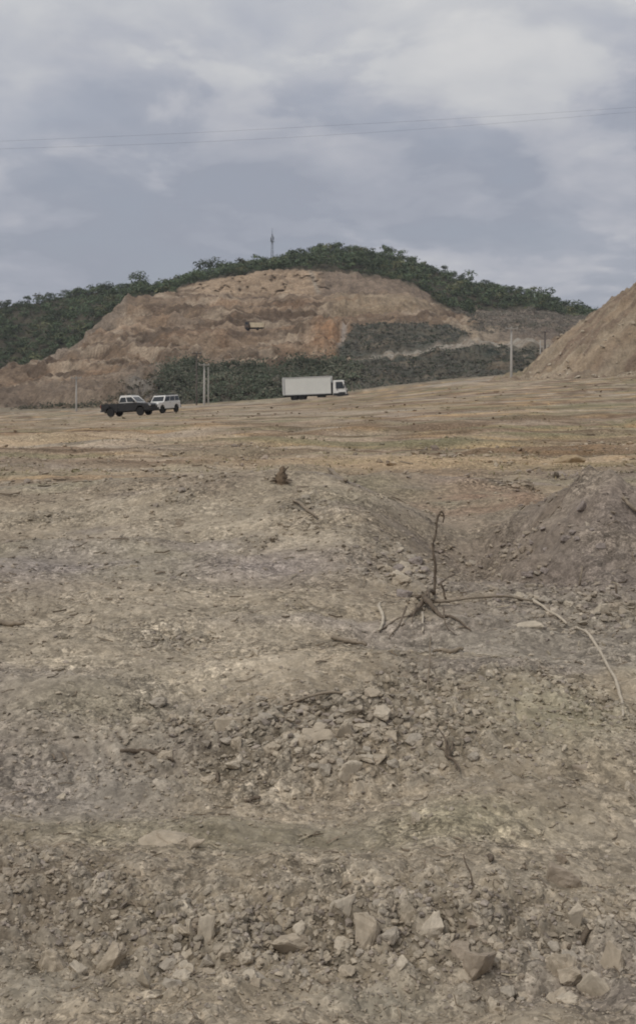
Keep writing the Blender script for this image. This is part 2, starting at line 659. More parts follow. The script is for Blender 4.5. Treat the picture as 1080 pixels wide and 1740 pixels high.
def ground_col(X, Y):
    D = np.hypot(X, Y)
    n = len(X)
    c = np.tile(np.array([0.322, 0.268, 0.198]), (n, 1))
    f1 = fbm(X / 2.3, Y / 1.6, 4, 201)
    f2 = fbm(X / 0.8, Y / 0.6, 4, 202)
    f3 = fbm(X / 4.5, Y / 2.0, 3, 203)
    c = lerp_c(c, (0.372, 0.315, 0.238), sstep(0.05, 0.6, f1) * 0.8)
    c = lerp_c(c, (0.245, 0.20, 0.15), sstep(0.1, 0.7, -f1) * 0.75)
    c = lerp_c(c, (0.27, 0.245, 0.17), sstep(0.15, 0.6, f3) * 0.5)                 # thin dry olive growth
    c = lerp_c(c, (0.245, 0.215, 0.205), sstep(0.1, 0.6, fbm(X / 3.0, Y / 1.1, 3, 208)) * 0.45)   # purple grey shale
    c *= (1 + 0.20 * f2)[:, None]
    rm = rubble_mask(X, Y)
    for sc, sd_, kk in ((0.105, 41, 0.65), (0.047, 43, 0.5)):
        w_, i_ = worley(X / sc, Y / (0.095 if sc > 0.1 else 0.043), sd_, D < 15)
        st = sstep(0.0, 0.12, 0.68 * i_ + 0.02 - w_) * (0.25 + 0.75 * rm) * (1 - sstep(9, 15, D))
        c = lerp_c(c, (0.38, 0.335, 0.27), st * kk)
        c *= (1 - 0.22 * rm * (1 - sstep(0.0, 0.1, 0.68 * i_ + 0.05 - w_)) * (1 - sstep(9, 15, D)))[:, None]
    # marked patches
    for (px, py, spx, spy, col, k) in [
            (80, 960, 130, 40, (0.285, 0.245, 0.225), 0.7), (450, 965, 160, 22, (0.295, 0.252, 0.232), 0.75),
            (170, 1300, 120, 40, (0.285, 0.258, 0.225), 0.5), (960, 1220, 110, 50, (0.30, 0.272, 0.185), 0.7),
            (790, 1390, 90, 30, (0.275, 0.245, 0.165), 0.6), (160, 1190, 160, 45, (0.32, 0.28, 0.20), 0.6),
            (660, 1690, 110, 30, (0.24, 0.22, 0.175), 0.6), (60, 1690, 80, 60, (0.28, 0.255, 0.205), 0.5)]:
        Yc = F_PX * EYE / (py - HOR)
        Xc = wx(px, Yc)
        sx = spx / F_PX * Yc
        sy = spy * Yc * Yc / (F_PX * EYE)
        c = lerp_c(c, col, k * gauss(X, Y, Xc, Yc, sx, sy))
    # dark spoil mound, reddish earth behind the pit
    md = np.clip(1.25 - np.hypot((X - 3.2) / 1.9, (Y - 8.9) / 2.3), 0, 1)
    c = lerp_c(c, (0.195, 0.162, 0.140), np.clip(md * 2.4, 0, 0.9) * (0.8 + 0.3 * f2))
    c = lerp_c(c, (0.27, 0.175, 0.125), 0.85 * gauss(X, Y, 2.3, 12.3, 1.1, 1.2) * np.clip(0.8 + f2, 0, 1))
    c = lerp_c(c, (0.19, 0.155, 0.122), 0.8 * gauss(X, Y, 1.55, 9.4, 0.75, 1.9))
    # the open field: straw, ochre and pinkish earth in bands that run across
    fa = sstep(9.5, 24, D + 5.0 * fbm(X / 3.5, Y / 2.0, 3, 215))
    b1 = fbm(X / 16.0, Y / 2.6, 4, 211)
    b2 = fbm(X / 9.0, Y / 1.5, 4, 212)
    b3 = fbm(X / 22.0, Y / 5.0, 3, 213)
    fc = np.tile(np.array([0.345, 0.268, 0.192]), (n, 1))
    fc = lerp_c(fc, (0.41, 0.285, 0.16), sstep(0.05, 0.35, b1) * 0.9)
    fc = lerp_c(fc, (0.215, 0.190, 0.118), sstep(0.05, 0.35, b2) * 0.85)
    fc = lerp_c(fc, (0.375, 0.315, 0.25), sstep(0.1, 0.5, -b1) * 0.8)
    fc = lerp_c(fc, (0.20, 0.138, 0.092), sstep(0.15, 0.45, -b2) * 0.85)
    fc = lerp_c(fc, (0.26, 0.235, 0.15), sstep(0.1, 0.5, b3) * 0.5)
    b4 = fbm(X / 13.0, Y / 1.1, 4, 217)
    fc = lerp_c(fc, (0.155, 0.11, 0.075), sstep(0.28, 0.5, b4) * 0.8)
    fc = lerp_c(fc, (0.43, 0.345, 0.26), sstep(0.25, 0.5, -b4) * 0.75)
    fc *= (1 + 0.30 * fbm(X / 1.6, Y / 0.7, 4, 214))[:, None]
    c = c * (1 - fa[:, None]) + fc * fa[:, None]
    c = lerp_c(c, (0.225, 0.165, 0.115), tracks(X, Y) * np.clip(0.45 + 0.9 * fbm(X / 5, Y / 3, 2, 219), 0, 0.85))
    pyv = HOR + F_PX * (EYE - ground_base(X, Y)) / np.maximum(Y, 1.0)
    pxv = 540 + F_PX * X / np.maximum(Y, 1.0)
    for (px, py, spx, spy, col, k) in [
            (150, 748, 330, 6, (0.43, 0.315, 0.19), 0.7), (800, 786, 420, 9, (0.44, 0.325, 0.205), 0.9), (760, 737, 300, 3, (0.19, 0.135, 0.09), 0.95),
            (950, 712, 160, 3.5, (0.20, 0.15, 0.10), 0.9), (700, 752, 220, 5, (0.215, 0.20, 0.12), 0.85), (960, 768, 150, 5, (0.24, 0.16, 0.095), 0.95),
            (380, 762, 160, 4, (0.23, 0.185, 0.12), 0.6), (200, 722, 300, 3, (0.40, 0.31, 0.22), 0.6), (600, 702, 280, 3, (0.41, 0.34, 0.27), 0.7),
            (250, 800, 250, 5, (0.40, 0.335, 0.255), 0.6), (950, 692, 200, 3, (0.25, 0.23, 0.14), 0.6), (640, 722, 200, 2.5, (0.23, 0.165, 0.11), 0.7)]:
        Yc = F_PX * EYE / (py - HOR)
        g_ = gauss(pxv + 30 * b1, pyv + 5 * b2, px, py, spx, spy) * (Y > 12)
        c = lerp_c(c, col, k * g_)
    # haul road along the far edge
    rd = np.exp(-((Y - (123 + 0.06 * X)) / 6.0) ** 2) * sstep(-45, -15, X)
    c = lerp_c(c, (0.37, 0.32, 0.265), rd * 0.8)
    c = lerp_c(c, (0.22, 0.19, 0.14), sstep(132, 150, D) * 0.8)
    return np.clip(c, 0.03, 0.6)


def build_ground():
    ang = np.concatenate([np.radians(np.linspace(-180, -28, 40, endpoint=False)),
                          np.radians(np.linspace(-28, 28, 760, endpoint=False)),
                          np.radians(np.linspace(28, 180, 40))])
    v = np.concatenate([np.linspace(1330, 130, 560, endpoint=False), np.linspace(130, 14, 190)])
    rad = np.concatenate([np.linspace(0.15, F_PX * EYE / 1330, 8, endpoint=False), F_PX * EYE / v,
                          np.geomspace(200, 2000, 16)])
    A, D = np.meshgrid(ang, rad)
    X = (D * np.sin(A)).ravel()
    Y = (D * np.cos(A)).ravel()
    Z = ground_z(X, Y)
    V = np.stack([X, Y, Z], 1)
    nr, na = len(rad), len(ang)
    i, j = np.meshgrid(np.arange(nr - 1), np.arange(na - 1), indexing='ij')
    a = (i * na + j).ravel()
    Fq = np.stack([a, a + 1, a + na + 1, a + na], 1)[:, ::-1]
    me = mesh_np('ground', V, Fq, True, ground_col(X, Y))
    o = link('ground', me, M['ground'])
    return tag(o, 'bare stony earth of the cleared field in the foreground', 'ground', kind='structure')


build_ground()

# ------------------------------------------------------------------ quarry hill
# lines of the hill from its foot to its ridge: (px, py, Y); benches and cut faces lie between them
LINES = [
    [(-500, 726, 140), (0, 720, 142), (130, 716, 142), (280, 705, 142), (480, 690, 142), (590, 682, 142), (700, 674, 142), (870, 662, 142), (1000, 656, 142), (1500, 650, 142)],
    [(-500, 705, 160), (0, 697, 160), (130, 690, 160), (230, 668, 160), (300, 645, 155), (400, 640, 152), (500, 640, 152), (590, 640, 155), (700, 636, 158), (870, 625, 160), (1000, 620, 160), (1500, 620, 160)],
    [(-500, 690, 190), (0, 668, 190), (130, 650, 188), (230, 632, 180), (280, 623, 172), (400, 620, 170), (500, 619, 170), (590, 616, 172), (700, 604, 178), (800, 586, 184), (860, 582, 188), (920, 583, 188), (1000, 585, 188), (1500, 590, 188)],
    [(-500, 688, 202), (0, 664, 202), (130, 646, 200), (230, 629, 195), (280, 619, 186), (400, 616, 184), (500, 615, 184), (590, 611, 186), (700, 599, 191), (800, 580, 198), (860, 578, 202), (920, 579, 202), (1000, 582, 202), (1500, 588, 202)],
    [(-500, 668, 222), (0, 640, 222), (60, 622, 222), (110, 608, 225), (150, 588, 225), (200, 575, 226), (300, 566, 214), (400, 563, 214), (480, 561, 214), (540, 552, 214), (600, 547, 224), (650, 542, 222), (720, 541, 224), (760, 548, 226), (800, 569, 232), (830, 571, 236), (900, 568, 240), (1000, 566, 240), (1500, 570, 240)],
    [(-500, 664, 240), (0, 633, 240), (60, 615, 240), (110, 602, 240), (150, 575, 240), (200, 560, 246), (300, 557, 238), (400, 556, 238), (480, 554, 238), (540, 547, 238), (600, 541, 250), (650, 537, 250), (720, 535, 250), (760, 541, 252), (800, 560, 255), (900, 560, 262), (1000, 560, 262), (1500, 566, 262)],
    [(-500, 660, 250), (0, 629, 250), (60, 611, 250), (110, 599, 252), (150, 569, 256), (190, 526, 266), (210, 510, 276), (300, 508, 268), (500, 507, 268), (640, 506, 268), (700, 508, 268), (730, 519, 290), (760, 530, 288), (800, 545, 286), (900, 548, 288), (1000, 552, 288), (1500, 562, 288)],
    [(-500, 700, 292), (0, 664, 292), (110, 625, 296), (190, 540, 300), (215, 510, 304), (300, 502, 298), (500, 502, 298), (640, 501, 298), (700, 503, 298), (730, 514, 306), (760, 526, 304), (800, 541, 304), (900, 544, 305), (1000, 550, 305), (1500, 560, 305)],
    [(-500, 660, 320), (0, 628, 320), (110, 596, 322), (190, 528, 328), (240, 503, 332), (300, 492, 313), (330, 481, 313), (400, 469, 313), (470, 462, 313), (520, 461, 313), (600, 465, 313), (660, 477, 313), (710, 495, 313), (740, 514, 330), (800, 532, 328), (900, 533, 328), (1000, 544, 328), (1500, 558, 328)],
    [(-500, 536, 396), (0, 521, 396), (120, 507, 396), (180, 492, 396), (230, 492, 396), (270, 497, 396), (330, 480, 396), (400, 459, 396), (480, 446, 396), (540, 427, 396), (600, 430, 396), (660, 437, 396), (700, 450, 396), (760, 469, 396), (830, 486, 396), (900, 505, 396), (950, 520, 396), (1000, 539, 396), (1040, 556, 396), (1500, 610, 396)],
    [(-500, 600, 560), (540, 590, 560), (1500, 640, 560)],
    [(-500, 650, 700), (540, 650, 700), (1500, 650, 700)],
]
SEGN = [14, 26, 8, 44, 10, 36, 8, 40, 46, 14, 4]
HPX = np.arange(-500, 1500.1, 2.4)


def hill_lines():
    P, Yl = [], []
    for L in LINES:
        L = np.array(L, float)
        P.append(np.interp(HPX, L[:, 0], L[:, 1]))
        Yl.append(np.interp(HPX, L[:, 0], L[:, 2]))
    # soften the corners of the traced lines
    ker = np.hanning(15)
    ker /= ker.sum()
    P = [np.convolve(np.pad(p, 7, 'edge'), ker, 'valid') for p in P]
    Yl = [np.convolve(np.pad(p, 7, 'edge'), ker, 'valid') for p in Yl]
    return np.array(P), np.array(Yl)


def build_hill_arrays():
    P, Yl = hill_lines()
    Zl = EYE + (HOR - P) / F_PX * Yl
    Zl[0] -= 1.5
    rows_Y, rows_Z, seg = [], [], []
    for k in range(len(LINES) - 1):
        n = SEGN[k]
        for t in np.linspace(0, 1, n, endpoint=(k == len(LINES) - 2)):
            rows_Y.append(Yl[k] * (1 - t) + Yl[k + 1] * t)
            rows_Z.append(Zl[k] * (1 - t) + Zl[k + 1] * t)
            seg.append(k + t)
    Yg = np.array(rows_Y)
    Zg = np.array(rows_Z)
    G = np.repeat(np.array(seg)[:, None], len(HPX), 1)
    PX = np.repeat(HPX[None, :], len(seg), 0)
    Xg = (PX - 540) / F_PX * Yg
    return PX, Xg, Yg, Zg, G


H_PX, H_X, H_Y, H_Z0, H_G = build_hill_arrays()
_pyg = HOR - (H_Z0 - EYE) * F_PX / H_Y


def soft(v, a, b, w=10.0):
    return sstep(a - w, a + w, v) * (1 - sstep(b - w, b + w, v))


def hill_relief():
    X, Y, Z, G = H_X, H_Y, H_Z0, H_G
    inside = np.clip(np.minimum(G / 0.6, (10.0 - G) / 0.6), 0, 1)
    dz = 1.1 * fbm(X / 24, Y / 20, 3, 301) + 0.40 * fbm(X / 6.0, Y / 6.0, 3, 302)
    dz = dz + 1.3 * (np.abs(fbm(X / 5.0, Y / 26.0, 4, 303, 0.6)) - 0.3) + 0.35 * (np.abs(fbm(X / 1.8, Y / 2.4, 3, 310)) - 0.3)
    # dug ledges: long, uneven steps along the slopes
    face = soft(G, 3.1, 4.0, 0.15) + soft(G, 5.1, 6.0, 0.15) + soft(G, 0.9, 2.0, 0.2)
    ph = Z / 4.2 + 0.45 * fbm(X / 45, Y / 40, 3, 304)
    st = (ph - np.floor(ph))
    step = (0.12 * st + 0.88 * sstep(0.76, 0.95, st) - st) * 4.2 * sstep(-0.5, 0.1, fbm(X / 40, Y / 25, 3, 307))
    dark = dark_mask()
    dz = dz + step * np.clip(face, 0, 1) * (1 - 0.85 * dark)
    wq, iq = worley(X / 2.1 + 0.5 * vnoise(X / 3, Y / 3, 8), Y / 3.0 + Z / 2.0, 308)
    bare = np.clip(1 - dark, 0, 1) * (G > 2.9) * (G < 8.1)
    dz = dz + bare * (0.55 * (iq - 0.5) + 0.35 * (0.5 - wq)) * sstep(-0.1, 0.4, fbm(X / 16, Y / 16, 2, 309))
    # broken rock on the upper cut face
    upper = soft(G, 7.05, 8.0, 0.12) * soft(H_PX, 300, 560, 25)
    w, i = worley(X / 2.6 + 0.4 * vnoise(X, Z0n(Z), 7), Z / 3.2, 305)
    dy = upper * (2.6 * (i - 0.5) + 2.0 * (0.5 - w))
    rough_b = soft(H_PX, 470, 600, 20) * soft(G, 3.0, 5.9, 0.3)
    w2, i2 = worley(X / 2.2, Y / 2.4 + Z / 3, 306)
    dz = dz + rough_b * 1.3 * (i2 - 0.5) * (1 - dark)
    dz = dz * inside * (1 - 0.6 * upper)
    return dz, dy * inside


def Z0n(z):
    return z / 2.0


def dark_mask():
    """grown-over embankments of dark grey-green weeds"""
    px, py = H_PX, _pyg
    wob = 10 * fbm(px / 60, py / 30, 3, 311)
    lowR = sstep(585, 610, px + wob) * (1 - sstep(905, 925, px)) * soft(H_G, 0.3, 2.0, 0.10)
    lowL = soft(px + wob, 272, 600, 9) * soft(H_G, 0.2, 1.9 + 0.05 * wob / 10, 0.12)
    top = np.interp(px, [560, 580, 610, 650, 720, 760, 790, 810], [600, 575, 553, 545, 544, 551, 566, 590])
    upR = soft(px + wob * 0.5, 576, 800, 8) * sstep(-5, 5, py - top) * (H_G < 4.3) * (H_G > 2.9)
    return np.clip(lowR + lowL + upR, 0, 1)


H_DARK = dark_mask()
_dz, _dy = hill_relief()
H_Z = H_Z0 + _dz
H_YD = H_Y - _dy


def hill_col():
    px, py, G = H_PX.ravel(), _pyg.ravel(), H_G.ravel()
    X, Y, Z = H_X.ravel(), H_Y.ravel(), H_Z0.ravel()
    n = len(px)
    f1 = fbm(X / 26, Y / 12 + Z / 3, 4, 321)
    f2 = fbm(X / 9, Y / 5 + Z / 1.5, 4, 322)
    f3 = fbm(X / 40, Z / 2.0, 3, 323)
    c = np.tile(np.array([0.264, 0.192, 0.133]), (n, 1))
    c = lerp_c(c, (0.33, 0.248, 0.178), sstep(0.0, 0.5, f1) * 0.8)
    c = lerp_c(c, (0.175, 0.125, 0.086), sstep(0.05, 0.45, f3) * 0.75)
    c = lerp_c(c, (0.25, 0.20, 0.155), sstep(0.1, 0.5, -f1) * 0.6)
    c = lerp_c(c, (0.155, 0.112, 0.08), sstep(0.2, 0.55, f2) * 0.7)
    c = lerp_c(c, (0.42, 0.335, 0.25), sstep(0.15, 0.4, fbm(X / 22, Z / 1.3, 4, 324)) * 0.8)
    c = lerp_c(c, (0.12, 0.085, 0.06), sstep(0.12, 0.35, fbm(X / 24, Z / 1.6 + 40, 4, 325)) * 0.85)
    c = lerp_c(c, (0.12, 0.088, 0.062), np.exp(-((py - (572 + 4 * np.sin(px / 40) + 18 * sstep(260, 200, px))) / 4.5) ** 2) * soft(px, 200, 390, 20) * 0.8)  # shade of the rough cut painted in as a dark band
    up = soft(G, 7.0, 8.05, 0.08)
    c = lerp_c(c, (0.41, 0.305, 0.212), up * soft(px, 330, 545, 15) * (0.6 + 0.4 * sstep(-0.3, 0.3, f2)))
    c = lerp_c(c, (0.245, 0.19, 0.145), up * soft(px, 548, 730, 10) * 0.85)
    c = lerp_c(c, (0.335, 0.26, 0.18), soft(G, 5.2, 6.6, 0.2) * soft(px, 560, 740, 25) * 0.85)
    c = lerp_c(c, (0.36, 0.235, 0.15), sstep(0.22, 0.55, fbm(X / 17, Y / 10, 3, 326)) * (G > 2.9) * (G < 6.0) * 0.35)
    # pale chute on the upper face, orange clay, white scar
    c = lerp_c(c, (0.36, 0.31, 0.25), up * np.exp(-((px - (528 + (py - 462) * 0.35)) / 4.0) ** 2) * 0.8)
    c = lerp_c(c, (0.40, 0.235, 0.135), gauss(px, py, 556, 566, 30, 22) * 0.95 * (py > 535) * np.clip(0.75 + f2, 0.2, 1))
    c = lerp_c(c, (0.48, 0.42, 0.37), np.exp(-((px - (582 - (py - 568) * 0.25)) / 5.0) ** 2) * soft(py, 552, 584, 4) * 0.9)
    # lower left: grey-brown tipped earth with a pale ramp
    low = (1 - sstep(250, 290, px)) * (1 - sstep(1.9, 3.2, G))
    c = lerp_c(c, (0.235, 0.185, 0.142), low * 0.6)
    c = lerp_c(c, (0.29, 0.245, 0.20), np.exp(-((px - (290 - (py - 600) * 0.75)) / 9.0) ** 2) * soft(py, 605, 695, 10) * 0.7)
    c = lerp_c(c, (0.19, 0.18, 0.16), soft(px, 215, 285, 12) * soft(py, 640, 680, 10) * 0.7)
    # spur edge, lighter
    c = lerp_c(c, (0.33, 0.275, 0.22), soft(px, -500, 215, 5) * soft(G, 5.4, 6.6, 0.2) * 0.6)
    # the brown scrub hills at the right
    c = lerp_c(c, (0.20, 0.168, 0.14), sstep(795, 830, px) * (G > 3.6) * 0.8)
    c = lerp_c(c, (0.37, 0.30, 0.22), gauss(px, py, 800, 562, 60, 13) * 0.9)
    # dark banks and the pale track between them
    c = lerp_c(c, (0.112, 0.112, 0.092), H_DARK.ravel() * (0.82 + 0.35 * f2))
    trk = soft(G, 1.98, 3.02, 0.06) * sstep(590, 640, px) * (1 - sstep(925, 945, px))
    c = lerp_c(c, (0.36, 0.325, 0.275), trk * np.clip(0.8 + 1.0 * f2, 0.3, 1.0))
    # woodland floor
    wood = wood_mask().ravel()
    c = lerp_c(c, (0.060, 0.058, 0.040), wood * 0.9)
    return np.clip(c, 0.03, 0.6)


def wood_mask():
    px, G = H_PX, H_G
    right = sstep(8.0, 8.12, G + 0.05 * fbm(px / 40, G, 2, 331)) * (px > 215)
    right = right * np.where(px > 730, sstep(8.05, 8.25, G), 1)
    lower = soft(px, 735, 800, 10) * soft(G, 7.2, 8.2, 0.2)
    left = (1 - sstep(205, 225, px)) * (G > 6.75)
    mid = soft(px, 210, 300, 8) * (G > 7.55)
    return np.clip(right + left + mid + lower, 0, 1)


def build_hill():
    V = np.stack([H_X.ravel(), H_YD.ravel(), H_Z.ravel()], 1)
    nr, na = H_X.shape
    i, j = np.meshgrid(np.arange(nr - 1), np.arange(na - 1), indexing='ij')
    a = (i * na + j).ravel()
    Fq = np.stack([a, a + 1, a + na + 1, a + na], 1)
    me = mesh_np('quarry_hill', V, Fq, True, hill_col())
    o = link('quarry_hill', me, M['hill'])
    return tag(o, 'terraced brown quarry hill dug open below a wooded ridge', 'hill', kind='structure')


build_hill()


def hill_point(px, g):
    """a point on the hill's surface at column px and line number g (fractional)"""
    j = int(np.clip(round((px - HPX[0]) / 2.4), 0, len(HPX) - 1))
    i = int(np.argmin(np.abs(H_G[:, j] - g)))
    return Vector((H_X[i, j], H_YD[i, j], H_Z[i, j]))


# ------------------------------------------------------------------ spoil heap at the right
def heap_z(X, Y):
    r = np.hypot(X - 51.0, Y - 113.0)
    z = 0.76 * (26.0 - r)
    z = np.where(z > 0, z, 0.10 * z)
    ap = 2.6 * np.exp(-(np.maximum(r - 22, 0) / 9.0) ** 2)
    z = np.minimum(z, 21 + 0.1 * z) + 0.3 * ap
    a = np.arctan2(Y - 113, X - 51)
    z = z + 0.8 * fbm(a * 7, r / 14, 4, 401) * sstep(34, 24, r) + 0.5 * (np.abs(fbm(a * 26, r / 12, 3, 404)) - 0.3) * sstep(32, 24, r) + 0.6 * fbm(X / 2.4, Y / 2.4, 4, 402, 0.6) * sstep(40, 26, r)
    w, i = worley(X / 0.8, Y / 0.8, 403)
    z = z + 0.75 * np.clip(0.6 * i + 0.05 - w, 0, 1) * soft(r, 20, 29, 3)
    return z


def build_heap():
    xs = np.concatenate([np.arange(6, 52, 0.17), np.arange(52, 95, 1.5)])
    ys = np.arange(68, 160, 0.42)
    X, Y = np.meshgrid(xs, ys)
    X, Y = X.ravel(), Y.ravel()
    r = np.hypot(X - 51, Y - 113)
    Z = ground_base(X, Y) + heap_z(X, Y) - 0.35 - 0.06 * np.clip(r - 30, 0, 40)
    f1 = fbm(X / 6, Y / 6, 4, 411)
    f2 = fbm(np.arctan2(Y - 113, X - 51) * 14, r / 9, 3, 412)
    c = np.tile(np.array([0.285, 0.228, 0.165]), (len(X), 1))
    c = lerp_c(c, (0.205, 0.15, 0.112), sstep(0.0, 0.4, f2) * 0.85)
    c = lerp_c(c, (0.37, 0.30, 0.22), sstep(0.15, 0.5, -f2) * 0.7)
    c = lerp_c(c, (0.25, 0.225, 0.14), sstep(0.0, 0.5, f1) * sstep(22, 30, r) * 0.8)
    c = lerp_c(c, (0.36, 0.295, 0.22), sstep(0.1, 0.5, -f1) * 0.6)
    c = lerp_c(c, (0.34, 0.25, 0.17), sstep(0.2, 0.5, fbm(X / 5, Y / 7, 3, 413)) * 0.4)
    c = lerp_c(c, (0.20, 0.165, 0.14), sstep(14, 8, r) * 0.8)
    nr, na = len(ys), len(xs)
    i, j = np.meshgrid(np.arange(nr - 1), np.arange(na - 1), indexing='ij')
    a = (i * na + j).ravel()
    Fq = np.stack([a, a + 1, a + na + 1, a + na], 1)
    me = mesh_np('spoil_heap', np.stack([X, Y, Z], 1), Fq, True, np.clip(c, 0.03, 0.6))
    o = link('spoil_heap', me, M['heap'])
    return tag(o, 'tall brown spoil heap rising at the right edge of the field', 'hill', kind='structure')


def top_z(X, Y):
    g = float(ground_z(X, Y))
    if 6 < X < 95 and 68 < Y < 160:
        r = math.hypot(X - 51, Y - 113)
        g = max(g, float(ground_base(X, Y) + heap_z(np.array([X]), np.array([Y]))[0] - 0.35 - 0.06 * max(r - 30, 0)))
    return g


build_heap()


# ------------------------------------------------------------------ trees
def leaf_cloud(n, lobes, size, rs, shell=0.55):
    """leaf clumps: small kinked faces spread through several lobes"""
    V, Fq, C = [], [], []
    lw = np.array([l[3] ** 2 for l in lobes])
    pick = rs.choice(len(lobes), n, p=lw / lw.sum())
    for k in pick:
        x, y, z, r, sq = lobes[k]
        d = rs.normal(size=3)
        d /= np.linalg.norm(d)
        if d[2] < -0.35:
            d[2] *= -0.6
        rr = r * (shell + (1 - shell) * rs.random() ** 0.5) * (0.85 + 0.3 * rs.random())
        p = np.array([x, y, z]) + d * np.array([rr, rr, rr * sq])
        nrm = d * 1.0 + rs.normal(size=3) * 0.28 + np.array([0, 0, 0.3])
        nrm /= np.linalg.norm(nrm)
        u = np.cross(nrm, rs.normal(size=3))
        u /= np.linalg.norm(u) + 1e-9
        w = np.cross(nrm, u)
        s = size * (0.6 + 0.8 * rs.random())
        b = len(V)
        kink = nrm * s * 0.3
        V += [p - u * s, p + w * s * 0.55 + kink * rs.random(), p + u * s, p - w * s * 0.55 + kink * rs.random()]
        Fq.append((b, b + 1, b + 2, b + 3))
        g = 0.75 + 0.5 * rs.random()
        hue = rs.random()
        col = np.array([0.062 + 0.022 * hue, 0.092 + 0.006 * hue, 0.056 - 0.006 * hue]) * g
        C += [col] * 4
    return np.array(V), np.array(Fq), np.array(C)


def make_lobes(rs, h, w, n):
    L = []
    for k in range(n):
        a = rs.random() * 6.28
        q = rs.random() ** 0.6 * w * 0.42
        z = h * (0.28 + 0.58 * rs.random())
        r = w * (0.20 + 0.17 * rs.random()) * (1.1 - 0.4 * abs(z / h - 0.62))
        L.append((q * math.cos(a), q * math.sin(a), z, r, 0.72))
    L.append((0, 0, h * 0.66, w * 0.33, 0.8))
    return L


def limb_mesh(name, rs, lobes, h, r0):
    """tapered trunk that forks into limbs reaching the lobes"""
    Vall, Fall = [], []

    def add(pts, rad, seg=6):
        me = tube_mesh('tmp', pts, rad, seg, 0.05, int(rs.integers(1e6)))
        base = len(Vall)
        Vall.extend([tuple(v.co) for v in me.vertices])
        Fall.extend([tuple(base + i for i in p.vertices) for p in me.polygons])
        bpy.data.meshes.remove(me)
    bend = rs.normal(size=2) * 0.05 * h
    fork = np.array([bend[0], bend[1], h * 0.42])
    add(smooth_path([(0, 0, -0.6), (bend[0] * 0.3, bend[1] * 0.3, h * 0.2), fork], 4), [r0, r0 * 0.62])
    for (x, y, z, r, sq) in lobes[:6]:
        e = np.array([x, y, z])
        m = (fork * 0.5 + e * 0.5) + np.array([0, 0, -0.05 * h])
        add(smooth_path([fork - (0, 0, 0.05), m, e], 3), [r0 * 0.5, r0 * 0.12], 5)
    me = bpy.data.meshes.new(name)
    me.from_pydata(Vall, [], Fall)
    me.polygons.foreach_set('use_smooth', np.ones(len(me.polygons), bool))
    return me


TREES = []
for k in range(7):
    rs = np.random.default_rng(500 + k)
    h = 5.5
    w = [5.6, 4.6, 6.4, 5.0, 4.2, 5.4, 6.0][k]
    lobes = make_lobes(rs, h, w, [7, 6, 9, 7, 5, 8, 6][k])
    openish = k >= 5
    V, Fq, C = leaf_cloud(420 if not openish else 420, lobes, 0.27 if not openish else 0.27, rs, 0.55 if not openish else 0.75)
    cr = mesh_np('crown', V, Fq, False, C)
    cr.materials.append(M['leaf'])
    tk = limb_mesh('trunk', rs, lobes, h, 0.17)
    tk.materials.append(M['bark'])
    TREES.append((tk, cr))


def place_tree(name, p, s, kind, label, group=None, rz=None, sx=1.0):
    t = thing(name, label, 'tree', p, rz if rz is not None else random.uniform(0, 6.28), group)
    t.location.z -= 0.9 * s
    t.scale = (s * sx, s * sx, s)
    tk, cr = TREES[kind]
    link('trunk', tk, parent=t)
    link('crown', cr, parent=t)
    return t


# trees that stand out along the skyline
RIDGE = [(232, 8.85, 1.75, 5, 'open dark tree with sky between its limbs on the left ridge'),
         (352, 8.8, 1.85, 6, 'gappy tree at the left end of the hilltop wood'),
         (184, 8.85, 1.35, 0, 'round dense tree rising left of the open dark tree'),
         (541, 8.95, 0.95, 1, 'topmost tree on the crown of the hill'),
         (590, 8.95, 0.85, 6, 'thin wispy tree poking above the hilltop wood'),
         (661, 8.95, 1.05, 2, 'broad rounded tree on the right of the hilltop'),
         (769, 8.95, 1.0, 0, 'humped tree halfway down the right skyline'),
         (822, 8.95, 0.9, 3, 'low rounded tree on the sloping right skyline'),
         (989, 8.95, 1.15, 4, 'last dark tree at the right end of the ridge'),
         (5, 8.9, 1.1, 6, 'tree top at the left edge of the skyline'),
         (478, 8.93, 0.85, 2, 'spreading tree just right of the hilltop mast')]
for px, g, s, kd, lab in RIDGE:
    place_tree('tree', hill_point(px, g), s, kd, lab)
ORD = ['first', 'second', 'third', 'fourth', 'fifth', 'sixth', 'seventh', 'eighth', 'ninth', 'tenth', 'eleventh', 'twelfth']
MARKS = sorted([(5, 'left picture edge'), (184, 'round dense tree'), (232, 'open dark tree'), (352, 'gappy tree'), (463, 'hilltop mast'),
                (541, 'topmost tree'), (661, 'broad rounded tree'), (769, 'humped tree'), (822, 'low rounded tree')])
_count = {}
for px in np.arange(20, 985, 17):
    px = float(px + rng.uniform(-6, 6))
    s = rng.uniform(0.55, 0.85)
    if any(abs(px - q[0]) < 9 for q in RIDGE):
        continue
    mk = [m for m in MARKS if m[0] < px][-1][1]
    _count[mk] = _count.get(mk, 0) + 1
    place_tree('tree', hill_point(px, 8.9 + 0.1 * rng.random()), s, int(rng.integers(0, 5)),
               ORD[_count[mk] - 1] + ' small tree right of the ' + mk + ' along the skyline', 'trees along the skyline')


